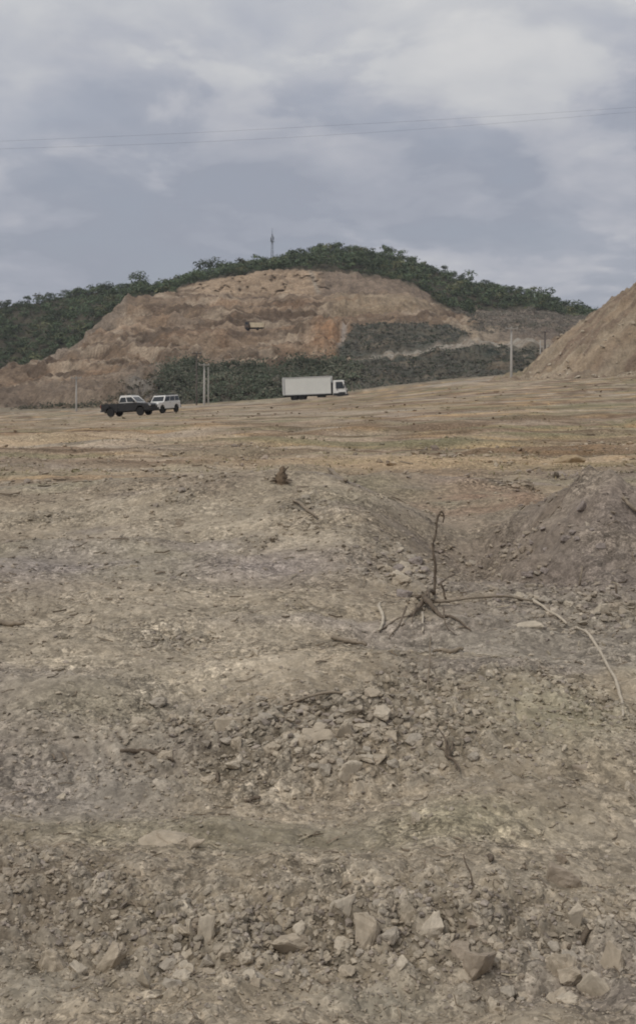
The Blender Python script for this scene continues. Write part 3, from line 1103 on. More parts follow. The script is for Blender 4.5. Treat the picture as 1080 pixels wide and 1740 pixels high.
# the wood below the skyline reads as one mass
def build_woodland():
    mask = wood_mask()
    nr, na = mask.shape
    vis = (H_PX > -60) & (H_PX < 1080) & (mask > 0.5) & (H_G < 9.0) & (H_G > 6.8)
    idx = np.argwhere(vis)
    parts = []
    for k in range(6):
        rs = np.random.default_rng(600 + k)
        w = rs.uniform(3.2, 5.2)
        parts.append(leaf_cloud(80, make_lobes(rs, 3.6, w, 6), 0.36, rs, 0.6))
    rs = np.random.default_rng(61)
    V, Fq, C = [], [], []
    nb = 0
    # even cover by area: thin cells by size
    area = (H_Y[idx[:, 0], idx[:, 1]] * 2.4 / F_PX)
    yd = np.zeros(H_Y.shape)
    yd[:-1] = np.abs(np.diff(H_Y, axis=0))
    wgt = area * np.maximum(yd[idx[:, 0], idx[:, 1]], 0.4)
    sel = idx[rs.choice(len(idx), 2100, p=wgt / wgt.sum())]
    for i, j in sel:
        v, f, c = parts[rs.integers(6)]
        a = rs.random() * 6.28
        s = 0.5 + 0.95 * rs.random() ** 1.5
        ca, sa = math.cos(a) * s, math.sin(a) * s
        q = np.stack([v[:, 0] * ca - v[:, 1] * sa, v[:, 0] * sa + v[:, 1] * ca, v[:, 2] * s * rs.uniform(0.8, 1.15) - 0.6], 1)
        q += (H_X[i, j], H_YD[i, j], H_Z[i, j])
        V.append(q)
        Fq.append(f + nb)
        nb += len(v)
        tint = np.array([1, 1, 1]) * rs.uniform(0.6, 1.5)
        if rs.random() < 0.12:
            tint = tint * np.array([1.55, 1.25, 1.2])
        C.append(c * tint)
    me = mesh_np('woodland', np.concatenate(V), np.concatenate(Fq), False, np.concatenate(C))
    o = link('woodland', me, M['leaf_mass'])
    tag(o, 'dark green wood covering the ridge and the left flank of the hill', 'woodland', kind='stuff')


build_woodland()


def build_scrub(name, mask, n, size, cols, hgt, label, cat, seed, leaf=0.24, per=14):
    rs = np.random.default_rng(seed)
    idx = np.argwhere(mask)
    sel = idx[rs.choice(len(idx), n)]
    i, j = sel[:, 0], sel[:, 1]
    P = np.stack([H_X[i, j], H_YD[i, j], H_Z[i, j]], 1)
    P[:, :2] += rs.normal(size=(n, 2)) * 0.5
    s = size * (0.4 + 1.3 * rs.random(n) ** 2)
    col = np.array(cols)[rs.integers(len(cols), size=n)] * rs.uniform(0.65, 1.3, (n, 1))
    d = rs.normal(size=(n, per, 3)) * np.array([1, 1, 0.6]) * s[:, None, None]
    d[..., 2] = np.abs(d[..., 2]) * hgt
    C0 = P[:, None] + d
    nn = rs.normal(size=(n, per, 3)) * 0.4 + np.array([0, -0.55, 0.75])
    u = np.cross(nn, rs.normal(size=(n, per, 3)))
    u /= np.linalg.norm(u, axis=-1, keepdims=True)
    w = np.cross(nn, u)
    w /= np.linalg.norm(w, axis=-1, keepdims=True)
    e = (leaf * rs.uniform(0.6, 1.4, (n, per)))[..., None]
    V = np.stack([C0 - u * e, C0 + w * e * 0.6, C0 + u * e, C0 - w * e * 0.6], 2).reshape(-1, 3)
    C = np.repeat((col[:, None] * rs.uniform(0.8, 1.2, (n, per, 1)))[:, :, None], 4, 2).reshape(-1, 3)
    me = mesh_np(name, V, np.arange(len(V)).reshape(-1, 4), False, C)
    o = link(name, me, M['leaf_mass'])
    tag(o, label, cat, kind='stuff')


vis = (H_PX > -30) & (H_PX < 1080)
build_scrub('weeds', vis & (H_DARK > 0.6) & (H_PX > 575) & ((H_G < 1.82) | (H_G > 3.15)), 2000, 0.42,
            [(0.085, 0.088, 0.072), (0.105, 0.102, 0.088), (0.12, 0.112, 0.095), (0.07, 0.08, 0.058)], 0.6,
            'grey-green weeds over the dark banks behind the haul road', 'weeds', 71, 0.2, 10)
build_scrub('bushes', vis & (H_DARK > 0.6) & (H_PX < 600) & (H_G < 1.9) & (fbm(H_PX / 30, H_G * 2, 3, 339) > -0.22), 1500, 0.8,
            [(0.07, 0.085, 0.058), (0.095, 0.102, 0.075), (0.06, 0.07, 0.048), (0.12, 0.115, 0.085)], 1.15,
            'dark bushes along the bank behind the box truck', 'bushes', 72, 0.22, 22)
build_scrub('dry_scrub', vis & (H_PX > 800) & (H_G > 4.2) & (H_G < 8.1) | vis & (H_PX > 765) & (H_G > 7.0) & (H_G < 8.1), 2200, 0.7,
            [(0.18, 0.155, 0.13), (0.21, 0.185, 0.155), (0.15, 0.135, 0.11), (0.12, 0.118, 0.09)], 1.0,
            'leafless brown scrub on the low hill at the right', 'scrub', 73)
build_scrub('field_edge_weeds', vis & (H_PX < 280) & (H_G > 0.4) & (H_G < 1.25), 420, 0.55,
            [(0.10, 0.09, 0.065), (0.07, 0.07, 0.05), (0.16, 0.13, 0.09)], 0.9,
            'low dusty weeds at the foot of the slope left of the pickup', 'weeds', 74)


# ================================================================== LOOSE STONES
def rock_bm(seed, flat=0.7, pts=16, bev=0.07, detail=False):
    rs = np.random.default_rng(seed)
    bm = bmesh.new()
    P = rs.normal(size=(pts, 3))
    P /= np.linalg.norm(P, axis=1)[:, None]
    P = np.sign(P) * np.abs(P) ** 0.72          # towards a block
    P *= np.array([0.5, 0.5 * rs.uniform(0.65, 0.95), 0.5 * flat])
    for p in P:
        bm.verts.new(p)
    res = bmesh.ops.convex_hull(bm, input=bm.verts[:])
    junk = [v for v in bm.verts if not v.link_faces]
    bmesh.ops.delete(bm, geom=junk, context='VERTS')
    bmesh.ops.recalc_face_normals(bm, faces=bm.faces[:])
    bmesh.ops.dissolve_limit(bm, angle_limit=R(14), verts=bm.verts[:], edges=bm.edges[:])
    bmesh.ops.bevel(bm, geom=bm.edges[:], offset=bev, segments=1, affect='EDGES', profile=0.5, clamp_overlap=True)
    bmesh.ops.triangulate(bm, faces=bm.faces[:])
    bmesh.ops.recalc_face_normals(bm, faces=bm.faces[:])
    if detail:
        bmesh.ops.subdivide_edges(bm, edges=bm.edges[:], cuts=1, use_grid_fill=True)
        if len(bm.verts) < 400:
            bmesh.ops.subdivide_edges(bm, edges=bm.edges[:], cuts=1, use_grid_fill=True)
        P0 = np.array([v.co[:] for v in bm.verts])
        q1 = fbm(P0[:, 0] * 4 + seed, P0[:, 1] * 4 + P0[:, 2] * 5, 3, seed)
        q2 = vnoise(P0[:, 0] * 14 + P0[:, 2] * 9, P0[:, 1] * 14 - P0[:, 2] * 7, seed + 3)
        for v, a_, b_ in zip(bm.verts, q1, q2):
            v.co *= 1 + 0.16 * a_ + 0.035 * b_
    return bm


ROCKS = {}
for key, col in ROCKC.items():
    ROCKS[key] = []
    for k in range(5):
        me = bm_mesh('rock', rock_bm(900 + k * 7, [0.5, 0.6, 0.35, 0.7, 0.45][k], [11, 13, 10, 14, 12][k], 0.04, True))
        me.materials.append(M['rock_' + key])
        ROCKS[key].append(me)
BIG = {}


def big_rock(key, seed, flat, pts):
    k = (key, seed)
    if k not in BIG:
        me = bm_mesh('rock', rock_bm(seed, flat, max(8, int(pts * 0.75)), 0.03, True))
        me.materials.append(M['rock_' + key])
        BIG[k] = me
    return BIG[k]


def put_rock(px, py, wpx, hpx, key, label, group=None, name='rock', sink=0.25, lean=(0, 0), rz=None, me=None, deep=0.85, far=False):
    """a stone whose foot is seen at (px, py), wpx wide and hpx high in the photograph"""
    X, Y, Z = hit(px, py - 0.12 * hpx)
    if far:
        Z = top_z(X, Y)
    w = wpx / F_PX * Y
    h = hpx / F_PX * Y
    me = me or random.choice(ROCKS[key])
    dims = [max(v.co[i] for v in me.vertices) - min(v.co[i] for v in me.vertices) for i in range(3)]
    hh = h / (1 - sink)
    o = link(name, me, loc=(X, Y, Z + hh * (0.5 - sink)), rot=(lean[0], lean[1], 0))
    o.scale = (w / dims[0], w * deep / dims[1], hh / dims[2])
    if rz is not None:
        o.rotation_euler[2] = rz
    return tag(o, label, 'rock', group)


NOTABLE = [
    (815, 1652, 68, 62, 'brown', 'heart-shaped brown rock near the bottom edge', 951, 0.9, 11, (0.25, 0), 0.15),
    (350, 1588, 38, 62, 'pale', 'pale pointed slab standing on end in the front rubble', 952, 1.0, 10, (0, 0.15), 0.2),
    (322, 1585, 17, 40, 'pale', 'narrow pale upright stone beside the pointed slab', 953, 1.0, 9, (0, -0.05), 0.2),
    (483, 1605, 78, 34, 'tan', 'long squared tan block right of the pointed slab', 954, 0.6, 18, (0, 0.03), 0.25),
    (583, 1572, 46, 34, 'pale', 'pale wedge stone above the front rubble row', 955, 0.7, 12, (0, 0.2), 0.2),
    (622, 1600, 52, 56, 'tan', 'large broken tan stone next to the pale wedge', 956, 0.8, 14, (0, -0.2), 0.25),
    (730, 1590, 50, 34, 'pale', 'pale blocky stone above the heart-shaped rock', 957, 0.7, 15, (0, 0.1), 0.25),
    (660, 1598, 42, 20, 'grey', 'flat grey stone between two pale blocks', 958, 0.5, 12, (0, 0), 0.25),
    (285, 1434, 108, 17, 'tan', 'long pale half-buried boulder left of centre foreground', 959, 0.45, 15, (0, 0.06), 0.3),
    (330, 1450, 40, 20, 'tan', 'smaller stone at the right end of the long pale boulder', 960, 0.5, 12, (0, 0), 0.3),
    (92, 1628, 64, 46, 'tan', 'rounded tan rock at the lower left', 961, 0.75, 20, (0, 0), 0.3),
    (188, 1622, 42, 50, 'tan', 'leaning tan stone right of the rounded lower left rock', 962, 0.9, 12, (0.1, 0.5), 0.25),
    (242, 1680, 28, 34, 'pale', 'pale upright stone lowest in the left rubble', 963, 0.9, 13, (0, 0.1), 0.25),
    (416, 1632, 32, 24, 'pale', 'round pale cobble below the long squared block', 964, 0.8, 20, (0, 0), 0.25),
    (320, 1652, 24, 20, 'pale', 'small round cobble under the pointed slab', 965, 0.85, 20, (0, 0), 0.25),
    (942, 1502, 70, 34, 'brown', 'smooth brown-grey boulder at the right foreground', 966, 0.6, 18, (0, 0.1), 0.3),
    (1002, 1706, 60, 46, 'pale', 'pale angular rock near the lower right corner', 967, 0.8, 12, (0, -0.1), 0.25),
    (950, 1716, 52, 28, 'tan', 'flat tan slab left of the lower right corner rock', 968, 0.4, 12, (0, 0.08), 0.25),
    (950, 1660, 56, 34, 'tan', 'layered tan rock above the flat corner slab', 969, 0.6, 14, (0, 0.15), 0.25),
    (975, 1570, 30, 50, 'pale', 'pale spike of stone in the right rubble', 970, 1.0, 10, (0, 0.1), 0.25),
    (1030, 1650, 60, 50, 'tan', 'blocky tan rock on the right edge of the front rubble', 971, 0.8, 14, (0, -0.15), 0.3),
    (706, 1400, 20, 20, 'pale', 'single round white cobble in the middle foreground', 972, 0.9, 22, (0, 0), 0.2),
    (585, 1252, 34, 26, 'pale', 'large pale stone in the middle rubble band', 973, 0.75, 14, (0, 0), 0.25),
    (600, 1312, 48, 26, 'pale', 'pale flat rock at the lower right of the middle rubble', 974, 0.55, 14, (0, 0.1), 0.25),
    (552, 1302, 28, 22, 'grey', 'grey stone beside the pale flat rock', 975, 0.7, 13, (0, 0), 0.25),
    (392, 1232, 62, 26, 'tan', 'broad tan stone at the left of the middle rubble', 976, 0.5, 14, (0, 0.05), 0.3),
    (238, 1216, 42, 18, 'pale', 'pale slab at the left end of the middle rubble', 977, 0.5, 12, (0, 0.3), 0.25),
    (545, 1252, 70, 16, 'tan', 'long thin flagstone across the middle rubble', 978, 0.35, 12, (0, 0), 0.25),
    (1021, 1054, 32, 19, 'pale', 'pale oval stone at the foot of the dark mound', 979, 0.6, 22, (0, 0), 0.25),
    (1070, 1334, 26, 18, 'pale', 'pale stone cut by the right edge of the picture', 980, 0.5, 12, (0, 0), 0.2),
    (990, 1314, 44, 15, 'brown', 'low brown stone right of the olive patch', 981, 0.5, 12, (0, 0.1), 0.3),
    (905, 1082, 54, 14, 'pale', 'flat pale stone beneath the long grey branch', 982, 0.45, 13, (0, 0), 0.25),
    (75, 808, 20, 10, 'brown', 'lone dark clod far left on the field', 983, 0.7, 14, (0, 0), 0.25),
    (306, 893, 20, 10, 'brown', 'dark clod in front of the left mound', 984, 0.7, 14, (0, 0), 0.25),
    (968, 784, 64, 20, 'ochre', 'large ochre clod on the field behind the dark mound', 985, 0.5, 18, (0, 0), 0.25),
    (432, 1128, 14, 12, 'pale', 'small pale stone alone on the left flat ground', 986, 0.7, 16, (0, 0), 0.2),
    (104, 1338, 18, 12, 'pale', 'small pale stone in the grey patch at the left', 987, 0.6, 14, (0, 0), 0.2),
    (892, 824, 26, 14, 'brown', 'dark clod left of the top of the dark mound', 988, 0.7, 14, (0, 0), 0.25),
    (985, 872, 24, 15, 'purple', 'dark lump high on the face of the dark mound', 989, 0.8, 14, (0, 0), 0.25),
    (945, 1464, 26, 16, 'brown', 'dark clod above the smooth brown-grey boulder', 990, 0.7, 12, (0, 0), 0.25),
]
for (px, py, w, h, key, lab, seed, flat, pts, lean, sink) in NOTABLE:
    put_rock(px, py, w * 0.88, h * 0.84, key, lab, sink=sink + 0.16, lean=lean, deep=0.55 if w > 1.6 * h else 0.8, me=big_rock(key, seed, flat, pts))


SHORT = [(q[0], q[1], q[5].split(' in the front')[0].split(' at the')[0].split(' near the')[0].split(' right of')[0].split(' left of')[0].split(' above')[0]
          .split(' beside')[0].split(' next to')[0].split(' between')[0].split(' below')[0].split(' under')[0].split(' across')[0].split(' alone')[0].split(' on the')[0].split(' in the')[0].split(' cut by')[0].split(' standing')[0].split(' far left')[0].split(' high on')[0]) for q in NOTABLE]
CW = {'tan': 'tan', 'pale': 'pale', 'grey': 'grey', 'brown': 'brown', 'purple': 'purple-grey', 'ochre': 'ochre'}


def where_label(px, py, w, key, place, flat):
    d, qx, qy, nm = min((math.hypot(px - x, (py - y) * 1.6), x, y, n) for x, y, n in SHORT)
    dx, dy = px - qx, py - qy
    if abs(dx) > 2.2 * abs(dy):
        rel_ = 'left of' if dx < 0 else 'right of'
    elif abs(dy) > 2.2 * abs(dx):
        rel_ = 'above' if dy < 0 else 'below'
    else:
        rel_ = ('above' if dy < 0 else 'below') + ' and ' + ('left of' if dx < 0 else 'right of')
    size = 'small' if w < 15 else 'medium' if w < 24 else 'large'
    lab = f"{size} {'flat' if flat else 'blocky'} {CW[key]} {place} {rel_} the {nm}"
    return lab if len(lab.split()) <= 15 else lab.replace(' and ', ', ').replace(' blocky', '').replace(' flat ', ' ', 1)


def place_label(px, py, box, w, key, place, flat):
    x0, x1, y0, y1 = box
    size = 'small' if w < 13 else 'medium' if w < 19 else 'large'
    return f"{size} {'flat' if flat else 'blocky'} {CW[key]} {'upper' if py < (y0 + y1) / 2 else 'lower'} {'left' if px < (x0 + x1) / 2 else 'right'} {place}"


def cluster(n, box, wr, keys, label, group, name='rock', gaussian=True, far=False, pw=1.9, near=False):
    x0, x1, y0, y1 = box
    for k in range(n):
        if gaussian:
            px = (x0 + x1) / 2 + np.clip(rng.normal(), -2, 2) * (x1 - x0) / 4
            py = (y0 + y1) / 2 + np.clip(rng.normal(), -2, 2) * (y1 - y0) / 4
        else:
            px, py = rng.uniform(x0, x1), rng.uniform(y0, y1)
        w = wr[0] + (wr[1] - wr[0]) * rng.random() ** pw
        h = w * rng.uniform(0.25, 0.55)
        key = keys[int(rng.integers(len(keys)))]
        lab = where_label(px, py, w, key, 'clod' if 'clod' in label else 'stone', h < 0.45 * w) if near else place_label(px, py, box, w, key, label, h < 0.45 * w)
        put_rock(px, py, w, h, key, lab, group, name, sink=rng.uniform(0.35, 0.5),
                 lean=(rng.normal() * 0.2, rng.normal() * 0.25), rz=rng.uniform(0, 6.28), deep=rng.uniform(0.7, 1.1), far=far)


cluster(36, (615, 745, 930, 1015), (11, 27), ['grey', 'tan', 'purple', 'pale'], 'stone in the rubble behind the hooked stem', 'rubble behind the hooked stem')
cluster(62, (250, 830, 1180, 1325), (12, 36), ['tan', 'pale', 'grey', 'tan'], 'broken stone in the rubble band across the middle foreground', 'rubble band in the middle foreground', near=True)
cluster(48, (130, 580, 1535, 1690), (11, 36), ['tan', 'pale', 'tan', 'grey'], 'broken stone in the front rubble left of centre', 'front rubble on the left', near=True)
cluster(46, (590, 1085, 1530, 1730), (12, 42), ['tan', 'pale', 'tan', 'grey', 'brown'], 'broken stone in the front rubble right of centre', 'front rubble on the right', near=True)
cluster(24, (800, 1000, 985, 1085), (9, 24), ['purple', 'grey', 'pale'], 'stone in the rubble beneath the dark mound', 'rubble below the dark mound', near=True)
cluster(14, (480, 560, 870, 905), (8, 18), ['pale', 'tan'], 'stone on the face of the left mound', 'stones on the left mound')
cluster(18, (850, 1060, 850, 1000), (8, 20), ['brown', 'purple'], 'dark clod lying on the dark mound slope', 'clods on the dark mound', near=True)
cluster(12, (860, 930, 860, 990), (8, 16), ['brown', 'purple'], 'clod in the hollow beside the dark mound', 'clods in the hollow')


# boulders at the toe of the spoil heap
def heap_boulders(n):
    k = 0
    rs = np.random.default_rng(77)
    while k < n:
        r = 28.5 - 10 * rs.random() ** 1.7
        a = rs.uniform(2.75, 3.9)
        X, Y = 51 + r * math.cos(a), 113 + r * math.sin(a)
        px = 540 + X / Y * F_PX
        if not 885 < px < 1075:
            continue
        s = 0.24 + 0.4 * rs.random() ** 1.8
        key = ['tan', 'pale', 'pale', 'tan'][rs.integers(4)]
        o = link('boulder', ROCKS[key][rs.integers(5)], loc=(X, Y, top_z(X, Y) + 0.18 * s), rot=(rs.normal() * 0.3, rs.normal() * 0.3, rs.uniform(0, 6)))
        o.scale = (s * 1.2, s, s)
        col_ = ['left', 'middle', 'right'][int(np.clip((px - 885) / 64, 0, 2))]
        row_ = 'high' if r < 23.5 else 'midway' if r < 26.3 else 'low'
        size = 'small' if s < 0.33 else 'medium' if s < 0.45 else 'large'
        tag(o, f'{size} {key} boulder {row_} on the {col_} part of the spoil heap scree', 'boulder', 'boulders on the spoil heap')
        k += 1


heap_boulders(84)


# gravel and small pebbles: nobody could count them
def ico():
    bm = bmesh.new()
    bmesh.ops.create_icosphere(bm, subdivisions=1, radius=0.5)
    V = np.array([v.co[:] for v in bm.verts])
    Fq = np.array([[v.index for v in f.verts] for f in bm.faces])
    bm.free()
    return V, Fq


def build_gravel(n):
    rs = np.random.default_rng(88)
    V0, F0 = ico()
    u = rs.uniform(-620, 620, n * 3)
    v = 1180 * rs.random(n * 3) ** 1.0 + 105
    Y = F_PX * EYE / v
    X = u / F_PX * Y
    keep = rs.random(n * 3) < 0.12 + 0.88 * rubble_mask(X, Y) ** 1.2
    X, Y = X[keep][:n], Y[keep][:n]
    vf = 26 + 120 * rs.random(9000)
    Yf = F_PX * EYE / vf
    Xf = rs.uniform(-620, 620, 9000) / F_PX * Yf
    kf = fbm(Xf / 9.0, Yf / 2.2, 3, 216) > 0.18
    Xf, Yf = Xf[kf][:1300], Yf[kf][:1300]
    n1 = len(X)
    X, Y = np.concatenate([X, Xf]), np.concatenate([Y, Yf])
    m = len(X)
    Z = ground_z(X, Y)
    s = (3.2 + (8.0 + 12.0 * rubble_mask(X, Y) ** 2) * rs.random(m) ** 3.2) / F_PX * Y
    s[n1:] = (2.2 + 6.0 * rs.random(m - n1) ** 3) / F_PX * Yf
    shape = rs.uniform(0.55, 1.15, (m, 1, 3)) * np.array([1, 1, 0.62])
    jit = 1 + np.clip(rs.normal(size=(m, len(V0), 1)), -2, 2) * 0.22
    P = V0[None] * jit * shape * s[:, None, None]
    a = rs.uniform(0, 6.28, m)
    t = rs.normal(size=m) * 0.3
    ca, sa = np.cos(a)[:, None], np.sin(a)[:, None]
    x, y, z = P[..., 0], P[..., 1], P[..., 2]
    z2 = z + x * t[:, None]
    Q = np.stack([x * ca - y * sa + X[:, None], x * sa + y * ca + Y[:, None], z2 + (Z + 0.10 * s)[:, None]], -1)
    pal = np.array([ROCKC[k] for k in ('tan', 'tan', 'grey', 'pale', 'brown', 'purple')])
    base = ground_col(X, Y)
    C = (0.45 * base + 0.55 * pal[rs.integers(len(pal), size=m)]) * rs.uniform(0.75, 1.25, (m, 1))
    C[n1:] = base[n1:] * rs.uniform(0.7, 1.1, (m - n1, 1))
    C = np.repeat(C[:, None, :], len(V0), 1)
    Fq = (F0[None] + (np.arange(m) * len(V0))[:, None, None]).reshape(-1, 3)
    me = mesh_np('gravel', Q.reshape(-1, 3), Fq, False, C.reshape(-1, 3))
    o = link('gravel', me, M['gravel'])
    tag(o, 'loose gravel and small stones strewn over the bare ground', 'gravel', kind='stuff')


build_gravel(32000)


# thin straw, roots and chips lying about
def build_litter(n):
    rs = np.random.default_rng(89)
    u = rs.uniform(-600, 600, n)
    v = 1150 * rs.random(n) + 80
    Y = F_PX * EYE / v
    X = u / F_PX * Y
    Z = ground_z(X, Y)
    L = rs.uniform(8, 34, n) / F_PX * Y
    wd = rs.uniform(0.7, 1.6, n) / F_PX * Y
    a = rs.uniform(0, 6.28, n)
    ca, sa = np.cos(a), np.sin(a)
    V, Fq = [], []
    ends = []
    for sgn in (-0.5, 0.0, 0.5):
        bx = X + ca * L * sgn + (sa * L * 0.12 if sgn == 0 else 0)
        by = Y + sa * L * sgn - (ca * L * 0.12 if sgn == 0 else 0)
        bz = ground_z(bx, by) + wd * 0.8 + (rs.random(n) * L * 0.12)
        for k in range(3):
            q = 2.0944 * k
            ends.append(np.stack([bx - sa * wd * math.cos(q), by + ca * wd * math.cos(q), bz + wd * math.sin(q)], 1))
    V = np.stack(ends, 1).reshape(-1, 3)
    f = []
    for s in (0, 3):
        for k in range(3):
            f.append((s + k, s + (k + 1) % 3, s + 3 + (k + 1) % 3, s + 3 + k))
    Fq = (np.array(f)[None] + (np.arange(n) * 9)[:, None, None]).reshape(-1, 4)
    pal = np.array([(0.17, 0.135, 0.10), (0.38, 0.325, 0.24), (0.26, 0.21, 0.155), (0.22, 0.175, 0.13)])
    C = np.repeat((pal[rs.integers(4, size=n)] * rs.uniform(0.8, 1.2, (n, 1)))[:, None], 9, 1).reshape(-1, 3)
    me = mesh_np('dry_litter', V, Fq, False, C)
    o = link('dry_litter', me, M['gravel'])
    tag(o, 'scattered dry straw, rootlets and wood chips on the ground', 'litter', kind='stuff')


build_litter(600)


# sparse dry grass on the field
def build_grass(n):
    rs = np.random.default_rng(90)
    v = rs.uniform(34, 170, n) ** 1.0
    Y = F_PX * EYE / v
    X = rs.uniform(-640, 640, n) / F_PX * Y
    keep = (fbm(X / 9.0, Y / 1.5, 4, 212) > 0.02) | (rs.random(n) < 0.06)
    X, Y = X[keep], Y[keep]
    V, Fq, C = [], [], []
    nb = 0
    Z = ground_z(X, Y)
    for x, y, z in zip(X, Y, Z):
        col = np.array([(0.26, 0.225, 0.12), (0.20, 0.19, 0.10), (0.33, 0.27, 0.16)][rs.integers(3)]) * rs.uniform(0.8, 1.15)
        for b in range(5):
            a = rs.uniform(0, 6.28)
            h = rs.uniform(0.015, 0.045)
            ln = rs.uniform(0.03, 0.14)
            w = 0.006 + 0.0004 * y
            ox, oy = rs.normal(size=2) * 0.09
            p = np.array([x + ox, y + oy, z - 0.02])
            d = np.array([math.cos(a) * ln, math.sin(a) * ln, h + 0.02])
            s = np.array([-math.sin(a), math.cos(a), 0]) * w
            V += [p - s, p + s, p + d + s * 0.2, p + d - s * 0.2]
            C += [col] * 4
            Fq.append((nb, nb + 1, nb + 2, nb + 3))
            nb += 4
    me = mesh_np('dry_grass', np.array(V), np.array(Fq), False, np.array(C))
    o = link('dry_grass', me, M['leaf_mass'])
    tag(o, 'sparse dry grass in streaks across the open field', 'grass', kind='stuff')


build_grass(1500)


# ================================================================== DEAD WOOD
def g3(px, py, up=0.0):
    X, Y, Z = hit(px, py)
    return np.array([X, Y, Z + up])


def stick(name, pts, rad, mat, label, cat='branch', group=None, up=None, per=6, parent=None, rough=0.16):
    P = smooth_path(pts, per)
    kk = np.random.default_rng(len(bpy.data.objects)).normal(size=P.shape) * np.interp(np.linspace(0, 1, len(P)), np.linspace(0, 1, len(rad)), rad)[:, None] * 1.1
    kk = np.stack([np.convolve(np.pad(kk[:, q], 3, 'edge'), np.hanning(9)[1:-1] / 4.0, 'valid') for q in range(3)], 1)
    kk[0] = kk[-1] = 0
    P = P + kk
    o = link(name, tube_mesh(name, P, rad, 7, rough, len(bpy.data.objects)), M[mat], parent=parent)
    if label:
        tag(o, label, cat, group)
    return o


def stand(px, py, Y):
    return np.array([wx(px, Y), Y, wz(py, Y)])


def lying(pix, lift):
    return [g3(px, py, lift) for px, py in pix]


# hooked dead stem with its root crown
b = g3(736, 1012)
Yh = b[1]
root = thing('dead_stem', 'thin dead stem with a hooked tip rising from a tangle of roots', 'dead plant', tuple(b))


def rel(P):
    return [np.asarray(p) - b for p in P]


stick('stem', rel([b - (0, 0, 0.05), stand(737, 985, Yh), stand(737, 945, Yh), stand(738, 905, Yh + 0.03), stand(743, 880, Yh + 0.05), stand(748, 870, Yh + 0.05), stand(753, 874, Yh + 0.05), stand(752, 888, Yh + 0.06)]),
      [0.012, 0.010, 0.009, 0.007, 0.005], 'wood_dark', None, parent=root)
c0 = g3(720, 1042, 0.05)
stick('root', rel([b + (0, 0, 0.02), (b + c0) / 2 + (0.02, 0, 0.05), c0]), [0.013, 0.018], 'wood_dark', None, parent=root)
for pix, r in [([(720, 1040), (700, 1050), (672, 1056), (648, 1072)], [0.016, 0.005]),
               ([(720, 1042), (745, 1054), (770, 1068), (800, 1080)], [0.019, 0.004]),
               ([(690, 1052), (678, 1066), (660, 1080)], [0.007, 0.003]), ([(752, 1057), (758, 1072), (772, 1082)], [0.006, 0.002]),
               ([(706, 1048), (700, 1062), (704, 1076)], [0.006, 0.002]), ([(728, 1044), (748, 1036), (760, 1024)], [0.007, 0.003]),
               ([(718, 1040), (706, 1022), (696, 1012)], [0.011, 0.004]),
               ([(722, 1040), (728, 1020), (716, 1004)], [0.010, 0.004])]:
    stick('root', rel([g3(*q, 0.008 + 0.06 * (i == 0)) for i, q in enumerate(pix)]), r, 'wood_dark', None, parent=root)

stick('branch', lying([(722, 1041), (780, 1041), (850, 1042), (905, 1044)], 0.035), [0.012, 0.011, 0.010, 0.007], 'wood_mid', 'long straight grey-brown branch lying right from the root tangle')
stick('branch', lying([(905, 1043), (925, 1050), (948, 1060), (962, 1068)], 0.03), [0.012, 0.008], 'wood_pale', 'short pale branch end past the long grey-brown branch')
stick('branch', lying([(975, 1076), (1000, 1095), (1028, 1125), (1045, 1155), (1055, 1190), (1057, 1222)], 0.022), [0.006, 0.009, 0.009, 0.008, 0.006], 'wood_pale', 'long pale curved branch bowing down on the right')
stick('twig', [g3(727, 1172) - (0, 0, 0.02), stand(729, 1130, g3(727, 1172)[1] + 0.12), stand(731, 1082, g3(727, 1172)[1] + 0.2)], [0.006, 0.004], 'wood_mid', 'thin straight twig rising below the root tangle')
stick('twig', lying([(717, 1052), (717, 1076)], 0.03), [0.008, 0.006], 'wood_pale', 'short pale peg just under the root tangle')
stick('branch', lying([(562, 1090), (590, 1093), (622, 1096)], 0.02), [0.011, 0.014, 0.010], 'wood_mid', 'short stub of branch left of the thin twig')
stick('branch', lying([(735, 1101), (760, 1105), (786, 1105)], 0.018), [0.008, 0.013, 0.010], 'wood_mid', 'short thick stick right of the thin twig')
stick('twig', lying([(645, 1040), (649, 1058), (643, 1075)], 0.02), [0.012, 0.008], 'wood_pale', 'small pale curved root left of the root tangle')
stick('twig', [g3(762, 1030), stand(756, 1018, g3(762, 1030)[1]), stand(754, 1003, g3(762, 1030)[1]), stand(748, 992, g3(762, 1030)[1]), stand(756, 984, g3(762, 1030)[1] + 0.1), stand(772, 974, g3(762, 1030)[1] + 0.25)], [0.009, 0.005], 'wood_dark', 'small dark vine curling beside the hooked stem')
stick('twig', lying([(205, 1250), (235, 1245), (265, 1252), (294, 1261)], 0.012), [0.007, 0.010, 0.006], 'wood_dark', 'dark bent root lying left of the middle rubble')
stick('twig', lying([(455, 1195), (490, 1189), (560, 1188), (612, 1190)], 0.012), [0.006, 0.007, 0.005], 'wood_mid', 'long thin root along the top of the middle rubble')
stick('branch', lying([(-30, 1064), (10, 1064), (42, 1066)], 0.03), [0.016, 0.018, 0.011], 'wood_mid', 'broken branch entering from the left edge')
stick('branch', lying([(497, 858), (515, 868), (538, 882)], 0.04), [0.012, 0.02, 0.010], 'wood_mid', 'dark length of log lying down the left mound')
stick('branch', lying([(1056, 858), (1070, 872), (1086, 890)], 0.05), [0.016, 0.02], 'wood_mid', 'grey stick on the dark mound at the right edge')
stick('branch', lying([(558, 804), (572, 812), (588, 822)], 0.05), [0.025, 0.035, 0.02], 'wood_mid', 'grey stick on the crest right of the dark stump')
yb = g3(985, 1003)[1]
stick('twig', [g3(984, 1003), stand(985, 985, yb), stand(987, 962, yb + 0.05)], [0.010, 0.007], 'wood_mid', 'pale short stem standing before the dark mound')
yb = g3(1050, 1040)[1]
